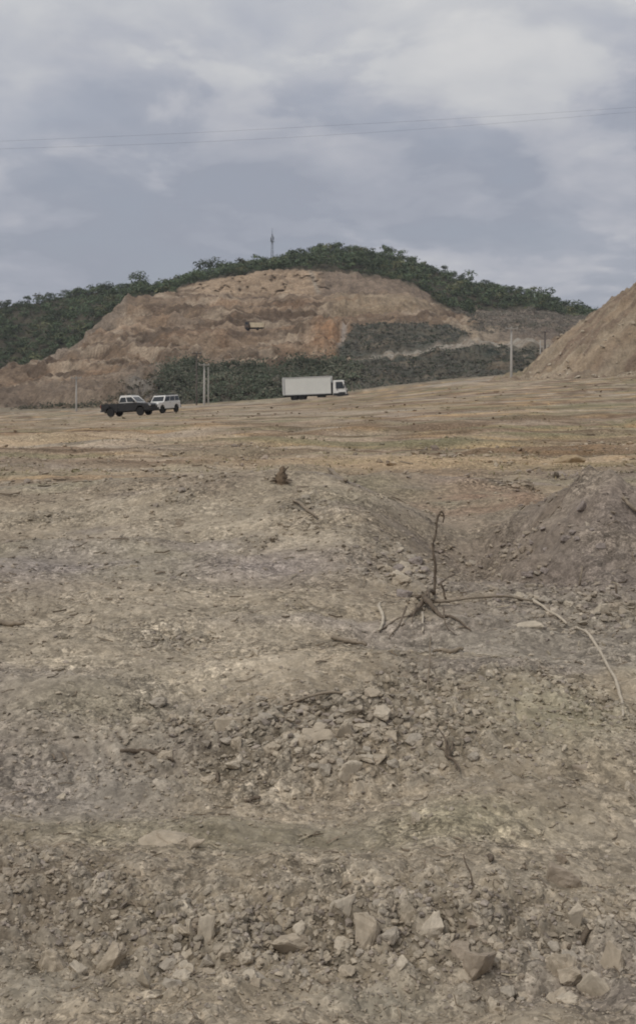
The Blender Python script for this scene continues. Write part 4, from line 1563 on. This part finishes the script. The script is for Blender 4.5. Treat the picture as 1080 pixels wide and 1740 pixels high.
stick('twig', [g3(1050, 1040), stand(1049, 1020, yb), stand(1046, 994, yb + 0.03)], [0.010, 0.006], 'wood_dark', 'dark short stem standing behind the pale oval stone')
yb = g3(800, 1545)[1]
stick('twig', [g3(799, 1545) - (0, 0, 0.01), stand(801, 1515, yb + 0.02), stand(799, 1490, yb + 0.03), stand(792, 1470, yb + 0.04), stand(787, 1452, yb + 0.05)], [0.0032, 0.0022], 'wood_dark', 'wiry dark twig standing above the heart-shaped rock')
yb = g3(768, 1300)[1]
for (p, q) in (((768, 1302), (752, 1258)), ((760, 1296), (740, 1240)), ((758, 1290), (772, 1250))):
    pass
tuft = thing('root_tuft', 'dark frayed root tuft at the right of the middle rubble', 'dead plant', tuple(g3(760, 1290)))
b = g3(760, 1290)
for (dx, dy) in ((-14, -50), (-6, -38), (8, -30), (14, 18), (20, 26), (-18, -20)):
    tip = stand(760 + dx, 1290 + dy, b[1] + (0.08 if dy < 0 else -0.06))
    if dy > 0:
        tip = g3(760 + dx, 1290 + dy, 0.012)
    stick('fibre', rel([b + (0, 0, 0.01), (b + tip) / 2 + (0.01, 0, 0.015), tip]), [0.006, 0.0025], 'wood_dark', None, parent=tuft)
for (x0, y0, x1, y1, lab) in [(1000, 1570, 965, 1606, 'dark splinter leaning in the rubble at the lower right'),
                              (370, 1286, 372, 1304, 'short dark peg in the grey patch left of the middle rubble'),
                              (835, 1478, 832, 1500, 'short dark splinter above the wiry twig'),
                              (440, 1332, 415, 1346, 'dark bent root below the middle rubble')]:
    stick('twig', lying([(x0, y0), ((x0 + x1) / 2, (y0 + y1) / 2), (x1, y1)], 0.01), [0.006, 0.008, 0.005], 'wood_dark', lab)

# the dark stump on the crest
b = g3(478, 822)
st = thing('stump', 'dark brown frayed stump with broken roots on the crest', 'stump', tuple(b))
rs = np.random.default_rng(95)
sc = b[1] / F_PX
P = smooth_path([(0, 0, -0.05), (0.0, 0, 12 * sc), (3 * sc, 0.02, 27 * sc)], 5)
link('trunk', tube_mesh('trunk', P, [15 * sc, 11 * sc, 6 * sc, 2.5 * sc], 12, 0.2, 5), M['wood_brown'], st)
for k, (dx, dz) in enumerate([(12, 27), (-15, 7), (-23, 0), (16, 1), (-11, 14), (10, 12), (18, 4), (-18, 3), (6, 20)]):
    q = np.array([dx * sc, rs.normal() * 0.06 - (0.1 if dz < 6 else 0), dz * sc])
    start = np.array([0.3 * dx * sc, 0, max(dz - 14, 2) * sc])
    stick('broken_root', [start, (start + q) / 2 + (0, 0, 1.5 * sc), q], [2.6 * sc, 1.0 * sc], 'wood_dark', None, parent=st)

# ================================================================== POLES, WIRES, MAST
def pole(px, base_py, top_py, Y, r, mat, label, arms, group=None, base=None):
    X = wx(px, Y)
    z0 = top_z(X, Y) if base is None else base
    z1 = wz(top_py, Y)
    p = thing('utility_pole', label, 'utility pole', (X, Y, z0), 0.0, group)
    H = z1 - z0
    link('shaft', bm_mesh('shaft', lathe_bm([(r, -0.8), (r, 0), (r * 0.62, H)], 10, 'Z'), True), M[mat], p)
    for (f, L, a) in arms:
        arm = link('crossarm', bm_mesh('crossarm', box_bm(-L / 2, L / 2, -0.06, 0.06, -0.06, 0.06, 0.01)), M[mat], p, (0, -r - 0.03, H * f), (0, 0, a))
        for k in (-0.45, 0.0, 0.45):
            if k == 0.0 and f < 0.95:
                continue
            link('insulator', bm_mesh('insulator', lathe_bm([(0.03, 0.06), (0.07, 0.10), (0.05, 0.16), (0.07, 0.2), (0.02, 0.26)], 8, 'Z')), M['pole_pale'], arm, (k * L, 0, 0))
    return p


pole(868, 652, 556, 112, 0.17, 'pole_pale', 'tall pale utility pole at the foot of the spoil heap', [(0.97, 1.6, 0.2)])
pole(130, 702, 640, 128, 0.14, 'pole_pale', 'utility pole left of the parked pickup', [(0.96, 1.5, 0.6)])
pole(347, 692, 618, 130, 0.16, 'pole_pale', 'pale utility pole on the left of the box truck', [(0.97, 1.5, 0.4)])
pole(354, 690, 624, 132, 0.09, 'pole_pale', 'thin pole just right of the pale utility pole', [])
pole(334, 690, 598, 131, 0.12, 'pole_dark', 'dark timber pole left of the pale utility pole', [(0.97, 1.3, 0.5)])
p1 = hill_point(925, 1.75)
pole(925, 0, 562, p1.y, 0.20, 'pole_dark', 'distant dark pole on the bank right of the tall pale pole', [(0.95, 1.8, 0.3)], base=p1.z)
p2 = hill_point(917, 1.5)
pole(917, 0, 578, p2.y, 0.13, 'pole_pale', 'distant short pale pole beside the dark pole', [], base=p2.z)


def wire(pix, Y, label):
    pts = [stand(px, py, Y) for px, py in pix]
    P = smooth_path(pts, 8)
    o = link('power_line', tube_mesh('power_line', P, [0.0034, 0.0034], 5), M['wire'])
    tag(o, label, 'power line')


wire([(-900, 268), (-400, 256), (0, 240), (300, 227), (550, 214), (800, 200), (1080, 182), (1500, 150), (2000, 105)], 46, 'upper of the two thin power lines crossing the sky')
wire([(-900, 278), (-400, 267), (0, 253), (300, 243), (600, 227), (850, 209), (1080, 190), (1500, 158), (2000, 112)], 47, 'lower of the two thin power lines crossing the sky')

# lattice mast on the hilltop
mp = hill_point(463, 8.9)
mast = thing('mast', 'lattice mast standing on the hilltop left of the summit', 'mast', tuple(mp))
MH = wz(398, mp.y) - mp.z
w0, w1 = 0.55, 0.22
for sx in (-1, 1):
    for sy in (-1, 1):
        link('leg', tube_mesh('leg', [(sx * w0, sy * w0, -0.5), (sx * w1, sy * w1, MH)], [0.09, 0.08], 5), M['steel'], mast)
nb_ = 9
for k in range(nb_):
    za, zb = MH * k / nb_, MH * (k + 1) / nb_
    wa, wb = w0 + (w1 - w0) * k / nb_, w0 + (w1 - w0) * (k + 1) / nb_
    for (a, c) in (((-1, -1), (1, -1)), ((1, -1), (1, 1)), ((1, 1), (-1, 1)), ((-1, 1), (-1, -1))):
        s = 1 if k % 2 else -1
        A, B = (a, c) if s > 0 else (c, a)
        link('brace', tube_mesh('brace', [(A[0] * wa, A[1] * wa, za), (B[0] * wb, B[1] * wb, zb)], [0.05, 0.05], 4), M['steel'], mast)
link('antenna', tube_mesh('antenna', [(0, 0, MH - 0.3), (0, 0, MH + 2.6)], [0.09, 0.05], 6), M['steel'], mast)
for q, (x, z, l) in enumerate([(-0.5, 0.80, 1.5), (0.55, 0.83, 1.4), (0.1, 0.74, 1.0)]):
    link('panel_antenna', bm_mesh('panel_antenna', box_bm(-0.16, 0.16, -0.1, 0.1, 0, l, 0.03)), M['steel'], mast, (x, -0.35, MH * z))
link('platform', bm_mesh('platform', box_bm(-0.9, 0.9, -0.6, 0.6, -0.06, 0.06, 0.02)), M['steel'], mast, (0.1, 0, MH * 0.79))
link('equipment_box', bm_mesh('equipment_box', box_bm(-0.7, 0.9, -0.5, 0.5, 0, 1.3, 0.05)), M['steel'], mast, (0.6, 0, MH * 0.16))

# ================================================================== VEHICLES
M['black_paint'] = mat_plain('black_paint', (0.018, 0.019, 0.021), 0.35, 0.25, 1.5, spec=0.5, coat=0.3)
M['white_paint'] = mat_plain('white_paint', (0.70, 0.69, 0.66), 0.4, 0.08, 1.2, spec=0.5, coat=0.2)
M['cargo_white'] = mat_plain('cargo_white', (0.66, 0.66, 0.62), 0.55, 0.07, 0.6)
M['cargo_grey'] = mat_plain('cargo_grey', (0.45, 0.45, 0.44), 0.55, 0.08, 1.0)
M['glass'] = mat_plain('window_glass', (0.02, 0.024, 0.028), 0.12, spec=0.6)
M['tyre'] = mat_plain('tyre_rubber', (0.02, 0.019, 0.018), 0.85, 0.2, 6.0)
M['rim'] = mat_plain('wheel_rim', (0.30, 0.29, 0.28), 0.4, metal=0.5)
M['chrome'] = mat_plain('chrome', (0.5, 0.5, 0.5), 0.25, metal=0.9)
M['trim'] = mat_plain('black_trim', (0.025, 0.025, 0.026), 0.6)
M['lamp'] = mat_plain('lamp_lens', (0.55, 0.55, 0.53), 0.15, spec=0.6)
M['lamp_red'] = mat_plain('tail_lens', (0.30, 0.02, 0.015), 0.2, spec=0.6)
M['dump_tan'] = mat_plain('dump_tan', (0.62, 0.53, 0.38), 0.7, 0.2, 1.0)
M['dump_dark'] = mat_plain('dump_dark', (0.12, 0.088, 0.068), 0.6, 0.2, 1.0)

WHEELS = {}


def wheel(parent, x, y, r, w, side):
    key = (r, w)
    if key not in WHEELS:
        ty = bm_mesh('tyre', lathe_bm([(r * 0.62, -w / 2), (r * 0.93, -w / 2), (r, -w * 0.36), (r, w * 0.36), (r * 0.93, w / 2), (r * 0.62, w / 2)], 22, 'Y'))
        ri = bm_mesh('rim', lathe_bm([(r * 0.12, w * 0.40), (r * 0.20, w * 0.42), (r * 0.30, w * 0.34), (r * 0.55, w * 0.36), (r * 0.63, w * 0.47), (r * 0.63, -w * 0.47)], 18, 'Y'))
        WHEELS[key] = (ty, ri)
    ty, ri = WHEELS[key]
    wh = link('wheel', None, parent=parent, loc=(x, y, r), rot=(0, 0, 0 if side > 0 else math.pi))
    link('tyre', ty, M['tyre'], wh)
    link('rim', ri, M['rim'], wh)


def body_prof(pts_top, x0, x1, zb, arches, ra):
    """closed side profile with round wheel openings along the bottom"""
    prof = [(x0, zb)]
    for xc in arches:
        for k in range(9):
            a = math.pi - math.pi * k / 8
            prof.append((xc + ra * math.cos(a), zb + ra * 0.98 * math.sin(a)))
    prof.append((x1, zb))
    return prof + pts_top


def quad_panel(name, pts, mat, parent, thick=0.012):
    """a thin pane through four points"""
    bm = bmesh.new()
    P = [Vector(p) for p in pts]
    n = (P[1] - P[0]).cross(P[2] - P[0]).normalized() * thick
    a = [bm.verts.new(p) for p in P]
    c = [bm.verts.new(p + n) for p in P]
    k = len(P)
    bm.faces.new(a[::-1])
    bm.faces.new(c)
    for i in range(k):
        bm.faces.new((a[i], a[(i + 1) % k], c[(i + 1) % k], c[i]))
    bmesh.ops.recalc_face_normals(bm, faces=bm.faces[:])
    return link(name, bm_mesh(name, bm), M[mat], parent)


def box(name, x0, x1, y0, y1, z0, z1, mat, parent, bev=0.02):
    return link(name, bm_mesh(name, box_bm(x0, x1, y0, y1, z0, z1, bev)), M[mat], parent)


def cabin(parent, xr0, xr1, xf1, xf0, z0, z1, hw, lean, paint, splits, name='cab'):
    """greenhouse between belt z0 and roof z1: rear glass leans xr0->xr1, windscreen xf0->xf1"""
    cab = link(name, bm_mesh(name, prism_bm([(xr0, z0), (xf0, z0), (xf1, z1), (xr1, z1)], -hw, hw, 0.04, lean, z0)), M[paint], parent)
    za, zb = z0 + 0.07, z1 - 0.12

    def at_(f0, f1, z):
        return f0 + (f1 - f0) * (z - z0) / (z1 - z0)
    for s in (-1, 1):
        ya, yb = s * (hw - lean * (za - z0) + 0.004), s * (hw - lean * (zb - z0) + 0.004)
        for (a, c) in splits:
            def xx(f, z):
                lo, hi = at_(xr0, xr1, z) + 0.09, at_(xf0, xf1, z) - 0.10
                return lo + (hi - lo) * f
            pts = [(xx(a, za), ya, za), (xx(c, za), ya, za), (xx(c, zb), yb, zb), (xx(a, zb), yb, zb)]
            quad_panel('side_window', pts if s > 0 else pts[::-1], 'glass', parent, -0.012)
    ww = hw - 0.12
    quad_panel('windscreen', [(at_(xf0, xf1, za) + 0.004, -ww, za), (at_(xf0, xf1, za) + 0.004, ww, za),
                              (at_(xf0, xf1, zb) + 0.004, ww - lean * 0.5, zb), (at_(xf0, xf1, zb) + 0.004, -ww + lean * 0.5, zb)], 'glass', parent)
    quad_panel('rear_window', [(at_(xr0, xr1, za) - 0.004, ww, za), (at_(xr0, xr1, za) - 0.004, -ww, za),
                               (at_(xr0, xr1, zb) - 0.004, -ww + lean * 0.5, zb), (at_(xr0, xr1, zb) - 0.004, ww - lean * 0.5, zb)], 'glass', parent)
    return cab


def on_ground(px, Y):
    X = wx(px, Y)
    return (X, Y, float(ground_base(X, Y)) + 0.02)


def settle(o, heading):
    """tilt a vehicle to the slope it stands on"""
    x, y, z = o.location
    hx, hy = math.cos(heading), math.sin(heading)
    d = 1.6
    sl = (float(ground_base(x + hx * d, y + hy * d)) - float(ground_base(x - hx * d, y - hy * d))) / (2 * d)
    sr = (float(ground_base(x - hy * 0.8, y + hx * 0.8)) - float(ground_base(x + hy * 0.8, y - hx * 0.8))) / 1.6
    o.rotation_mode = 'XYZ'
    fwd = Vector((hx, hy, sl)).normalized()
    left = Vector((-hy, hx, sr)).normalized()
    up = fwd.cross(left).normalized()
    left = up.cross(fwd)
    o.rotation_euler = Matrix((fwd, left, up)).transposed().to_euler()


# --- black pickup with a pale roof
pk = thing('pickup_truck', 'black pickup truck with white cab top parked on the far side of the field', 'pickup truck', on_ground(221, 87))
settle(pk, R(-18))
pk.scale = (0.93, 0.95, 0.98)
ZB, RA = 0.48, 0.47
link('body', bm_mesh('body', prism_bm(body_prof([(2.62, 0.95), (2.45, 1.10), (1.25, 1.22), (-0.75, 1.22), (-0.75, 0.62)], -0.75, 2.58, ZB, [1.62], RA), -0.9, 0.9, 0.035)), M['black_paint'], pk)
for s in (-1, 1):
    link('bed_side', bm_mesh('bed_side', prism_bm(body_prof([(-0.78, 1.20), (-2.62, 1.20)], -2.62, -0.78, ZB, [-1.62], RA), s * 0.90 - 0.05, s * 0.90 + 0.05 - 0.05 * (s > 0) + 0.0, 0.015)), M['black_paint'], pk)
box('bed_floor', -2.58, -0.78, -0.84, 0.84, 0.72, 0.80, 'trim', pk, 0.01)
tg = box('tailgate', -2.66, -2.60, -0.83, 0.83, 0.62, 1.19, 'black_paint', pk, 0.015)
cabin(pk, -0.72, -0.52, 0.62, 1.32, 1.225, 1.86, 0.84, 0.22, 'white_paint', [(0.0, 0.44), (0.50, 1.0)])
box('roof', -0.55, 0.60, -0.70, 0.70, 1.85, 1.93, 'white_paint', pk, 0.03)
for s in (-1, 1):
    link('pillar_trim', tube_mesh('pillar_trim', [(0.62, s * 0.715, 1.84), (1.30, s * 0.85, 1.24)], [0.045, 0.045], 6), M['white_paint'], pk)
    link('pillar_trim', tube_mesh('pillar_trim', [(-0.50, s * 0.715, 1.84), (-0.68, s * 0.845, 1.24)], [0.05, 0.05], 6), M['white_paint'], pk)
    for x in (1.62, -1.62):
        wheel(pk, x, s * 0.80, 0.39, 0.25, s)
    box('headlight', 2.52, 2.64, s * 0.68 - 0.17, s * 0.68 + 0.17, 0.86, 1.02, 'lamp', pk, 0.02)
    box('tail_light', -2.68, -2.61, s * 0.86 - 0.06, s * 0.86 + 0.06, 0.80, 1.12, 'lamp_red', pk, 0.015)
    box('mirror', 0.98, 1.10, s * 0.98 - 0.1, s * 0.98 + 0.1, 1.26, 1.42, 'trim', pk, 0.03)
    box('door_handle', -0.10, 0.06, s * 0.905 - 0.015, s * 0.905 + 0.015, 1.08, 1.11, 'chrome', pk, 0.005)
box('front_bumper', 2.55, 2.78, -0.88, 0.88, 0.45, 0.70, 'trim', pk, 0.04)
box('rear_bumper', -2.80, -2.64, -0.86, 0.86, 0.48, 0.64, 'chrome', pk, 0.03)
box('grille', 2.56, 2.66, -0.48, 0.48, 0.74, 1.00, 'trim', pk, 0.02)
box('chassis', -2.5, 2.4, -0.55, 0.55, 0.36, 0.60, 'trim', pk, 0.02)

# --- white sport utility vehicle, nose to the left and towards the camera
sv = thing('suv', 'white four-wheel-drive car parked nose-in behind the black pickup', 'car', on_ground(277, 93.5))
settle(sv, R(-114))
sv.scale = (0.93, 0.93, 0.93)
link('body', bm_mesh('body', prism_bm(body_prof([(2.15, 0.98), (2.02, 1.12), (0.95, 1.18), (-2.12, 1.18)], -2.18, 2.15, 0.46, [-1.35, 1.32], 0.44), -0.88, 0.88, 0.04)), M['white_paint'], sv)
cabin(sv, -2.10, -1.98, 0.45, 0.98, 1.185, 1.84, 0.83, 0.16, 'white_paint', [(0.0, 0.27), (0.31, 0.63), (0.67, 1.0)], 'greenhouse')
for s in (-1, 1):
    for x in (1.32, -1.35):
        wheel(sv, x, s * 0.79, 0.37, 0.24, s)
    box('headlight', 2.08, 2.19, s * 0.66 - 0.15, s * 0.66 + 0.15, 0.82, 1.0, 'lamp', sv, 0.02)
    box('mirror', 0.66, 0.80, s * 0.96 - 0.1, s * 0.96 + 0.1, 1.24, 1.40, 'trim', sv, 0.03)
    box('roof_rail', -1.8, 0.2, s * 0.62 - 0.03, s * 0.62 + 0.03, 1.84, 1.90, 'trim', sv, 0.01)
    box('door_handle', -0.2, -0.04, s * 0.885 - 0.015, s * 0.885 + 0.015, 1.04, 1.07, 'trim', sv, 0.005)
box('front_bumper', 2.10, 2.30, -0.86, 0.86, 0.44, 0.68, 'trim', sv, 0.04)
box('rear_bumper', -2.32, -2.15, -0.86, 0.86, 0.46, 0.68, 'trim', sv, 0.04)
box('grille', 2.10, 2.20, -0.44, 0.44, 0.74, 0.98, 'trim', sv, 0.02)
box('chassis', -2.0, 2.0, -0.6, 0.6, 0.34, 0.56, 'trim', sv, 0.02)

# --- white box truck on the haul road
bt = thing('box_truck', 'white box truck driving right along the haul road', 'truck', on_ground(533, 131))
bt.rotation_euler = (0, R(-2.4), R(-7))
box('cargo_box', -3.75, 2.55, -1.22, 1.22, 0.82, 3.22, 'cargo_white', bt, 0.03)
box('rear_frame', -4.08, -3.78, -1.25, 1.25, 0.80, 3.25, 'cargo_grey', bt, 0.03)
box('rear_door', -4.14, -4.09, -1.10, 1.10, 0.95, 3.10, 'cargo_white', bt, 0.01)
for s in (-1, 1):
    box('side_rail', -3.74, 2.54, s * 1.245 - 0.022, s * 1.245 + 0.022, 0.80, 0.92, 'cargo_grey', bt, 0.005)
    box('top_rail', -3.74, 2.54, s * 1.245 - 0.022, s * 1.245 + 0.022, 3.12, 3.23, 'cargo_grey', bt, 0.005)
box('chassis', -4.0, 4.3, -0.5, 0.5, 0.55, 0.80, 'trim', bt, 0.02)
cabp = [(2.78, 0.62), (4.58, 0.62), (4.62, 1.35), (4.30, 2.45), (4.05, 2.60), (2.85, 2.60)]
link('cab', bm_mesh('cab', prism_bm(cabp, -1.05, 1.05, 0.06, 0.06, 1.4)), M['white_paint'], bt)
for s in (-1, 1):
    y1_, y2_ = s * 1.062, s * 1.012
    pts = [(3.22, y1_, 1.45), (4.36, y1_, 1.45), (4.12, y2_, 2.36), (3.22, y2_, 2.36)]
    quad_panel('side_window', pts if s > 0 else pts[::-1], 'glass', bt, -0.012)
    box('mirror', 4.36, 4.46, s * 1.25 - 0.1, s * 1.25 + 0.1, 1.55, 2.05, 'trim', bt, 0.02)
    box('headlight', 4.56, 4.66, s * 0.78 - 0.17, s * 0.78 + 0.17, 0.78, 0.98, 'lamp', bt, 0.02)
    box('step', 3.3, 3.8, s * 1.0 - 0.1, s * 1.0 + 0.1, 0.42, 0.60, 'trim', bt, 0.01)
    box('cab_skirt', 2.85, 4.5, s * 1.07 - 0.03, s * 1.07 + 0.03, 0.50, 0.84, 'trim', bt, 0.01)
    box('door_handle', 3.30, 3.48, s * 1.075 - 0.02, s * 1.075 + 0.02, 1.28, 1.34, 'trim', bt, 0.005)
    box('mudguard', 3.55, 4.50, s * 0.99 - 0.09, s * 0.99 + 0.09, 0.86, 0.96, 'trim', bt, 0.02)
    wheel(bt, 4.0, s * 0.93, 0.46, 0.28, s)
    wheel(bt, -1.5, s * 0.90, 0.46, 0.42, s)
    wheel(bt, -2.6, s * 0.90, 0.46, 0.42, s)
quad_panel('windscreen', [(4.605, -0.92, 1.45), (4.605, 0.92, 1.45), (4.325, 0.88, 2.40), (4.325, -0.88, 2.40)], 'glass', bt)
box('front_bumper', 4.52, 4.76, -1.05, 1.05, 0.40, 0.68, 'trim', bt, 0.04)
box('grille', 4.58, 4.66, -0.5, 0.5, 0.80, 1.18, 'trim', bt, 0.02)
box('fuel_tank', 0.6, 1.8, -1.05, -0.6, 0.35, 0.76, 'trim', bt, 0.06)
box('gap_shade_panel', 2.60, 2.74, -0.9, 0.9, 0.85, 2.3, 'trim', bt, 0.02)  # added dark panel standing in for the shaded gap behind the cab

# --- dump truck on the terrace
dp = hill_point(437, 4.62)
dt = thing('dump_truck', 'small tan dump truck with dark cab on the quarry terrace', 'dump truck', tuple(dp), R(176))
dt.scale = (0.9, 0.9, 0.85)
bed = link('tipping_body', bm_mesh('tipping_body', prism_bm([(-2.0, 0.95), (1.5, 0.95), (1.75, 2.35), (-2.2, 2.2)], -1.2, 1.2, 0.05)), M['dump_tan'], dt)
for x in (-1.6, -0.7, 0.2, 1.1):
    box('rib', x - 0.06, x + 0.06, -1.27, 1.27, 1.0, 2.15, 'dump_tan', bed, 0.01)
box('cab', 1.85, 3.1, -1.05, 1.05, 0.75, 2.75, 'dump_dark', dt, 0.08)
for s in (-1, 1):
    quad_panel('side_window', [(2.1, s * 1.055, 1.75), (2.95, s * 1.055, 1.75), (2.9, s * 1.055, 2.45), (2.1, s * 1.055, 2.45)], 'glass', dt)
    for x in (2.45, -0.5, -1.5):
        wheel(dt, x, s * 0.98, 0.5, 0.36, s)
quad_panel('windscreen', [(3.105, -0.9, 1.7), (3.105, 0.9, 1.7), (3.105, 0.9, 2.5), (3.105, -0.9, 2.5)], 'glass', dt)
box('chassis', -2.0, 3.0, -0.45, 0.45, 0.55, 0.9, 'trim', dt, 0.02)

# ================================================================== AIR
hz = bpy.data.materials.new('haze')
hz.use_nodes = True
hz.node_tree.nodes.clear()
pv = hz.node_tree.nodes.new('ShaderNodeVolumePrincipled')
pv.inputs['Color'].default_value = (0.82, 0.86, 0.92, 1)
pv.inputs['Density'].default_value = 0.00024
ho = hz.node_tree.nodes.new('ShaderNodeOutputMaterial')
hz.node_tree.links.new(pv.outputs[0], ho.inputs['Volume'])
haze = link('haze', bm_mesh('haze', box_bm(-2200, 2200, -2200, 2200, -14, 78)), hz)
tag(haze, 'thin pale haze in the air before the hill', 'haze', kind='stuff')


# look-alikes that still share a label are told apart by their order from the left
_same = {}
for o in bpy.data.objects:
    if 'category' in o and o.parent is None and o.get('kind') is None:
        _same.setdefault(o['label'], []).append(o)
for lab, grp in _same.items():
    if len(grp) < 2:
        continue
    grp.sort(key=lambda o: o.location.x / max(o.location.y, 0.1))
    for k, o in enumerate(grp):
        pre = 'leftmost' if k == 0 else 'rightmost' if k == len(grp) - 1 else ORD[k] + '-from-left'
        o['label'] = pre + ' ' + lab
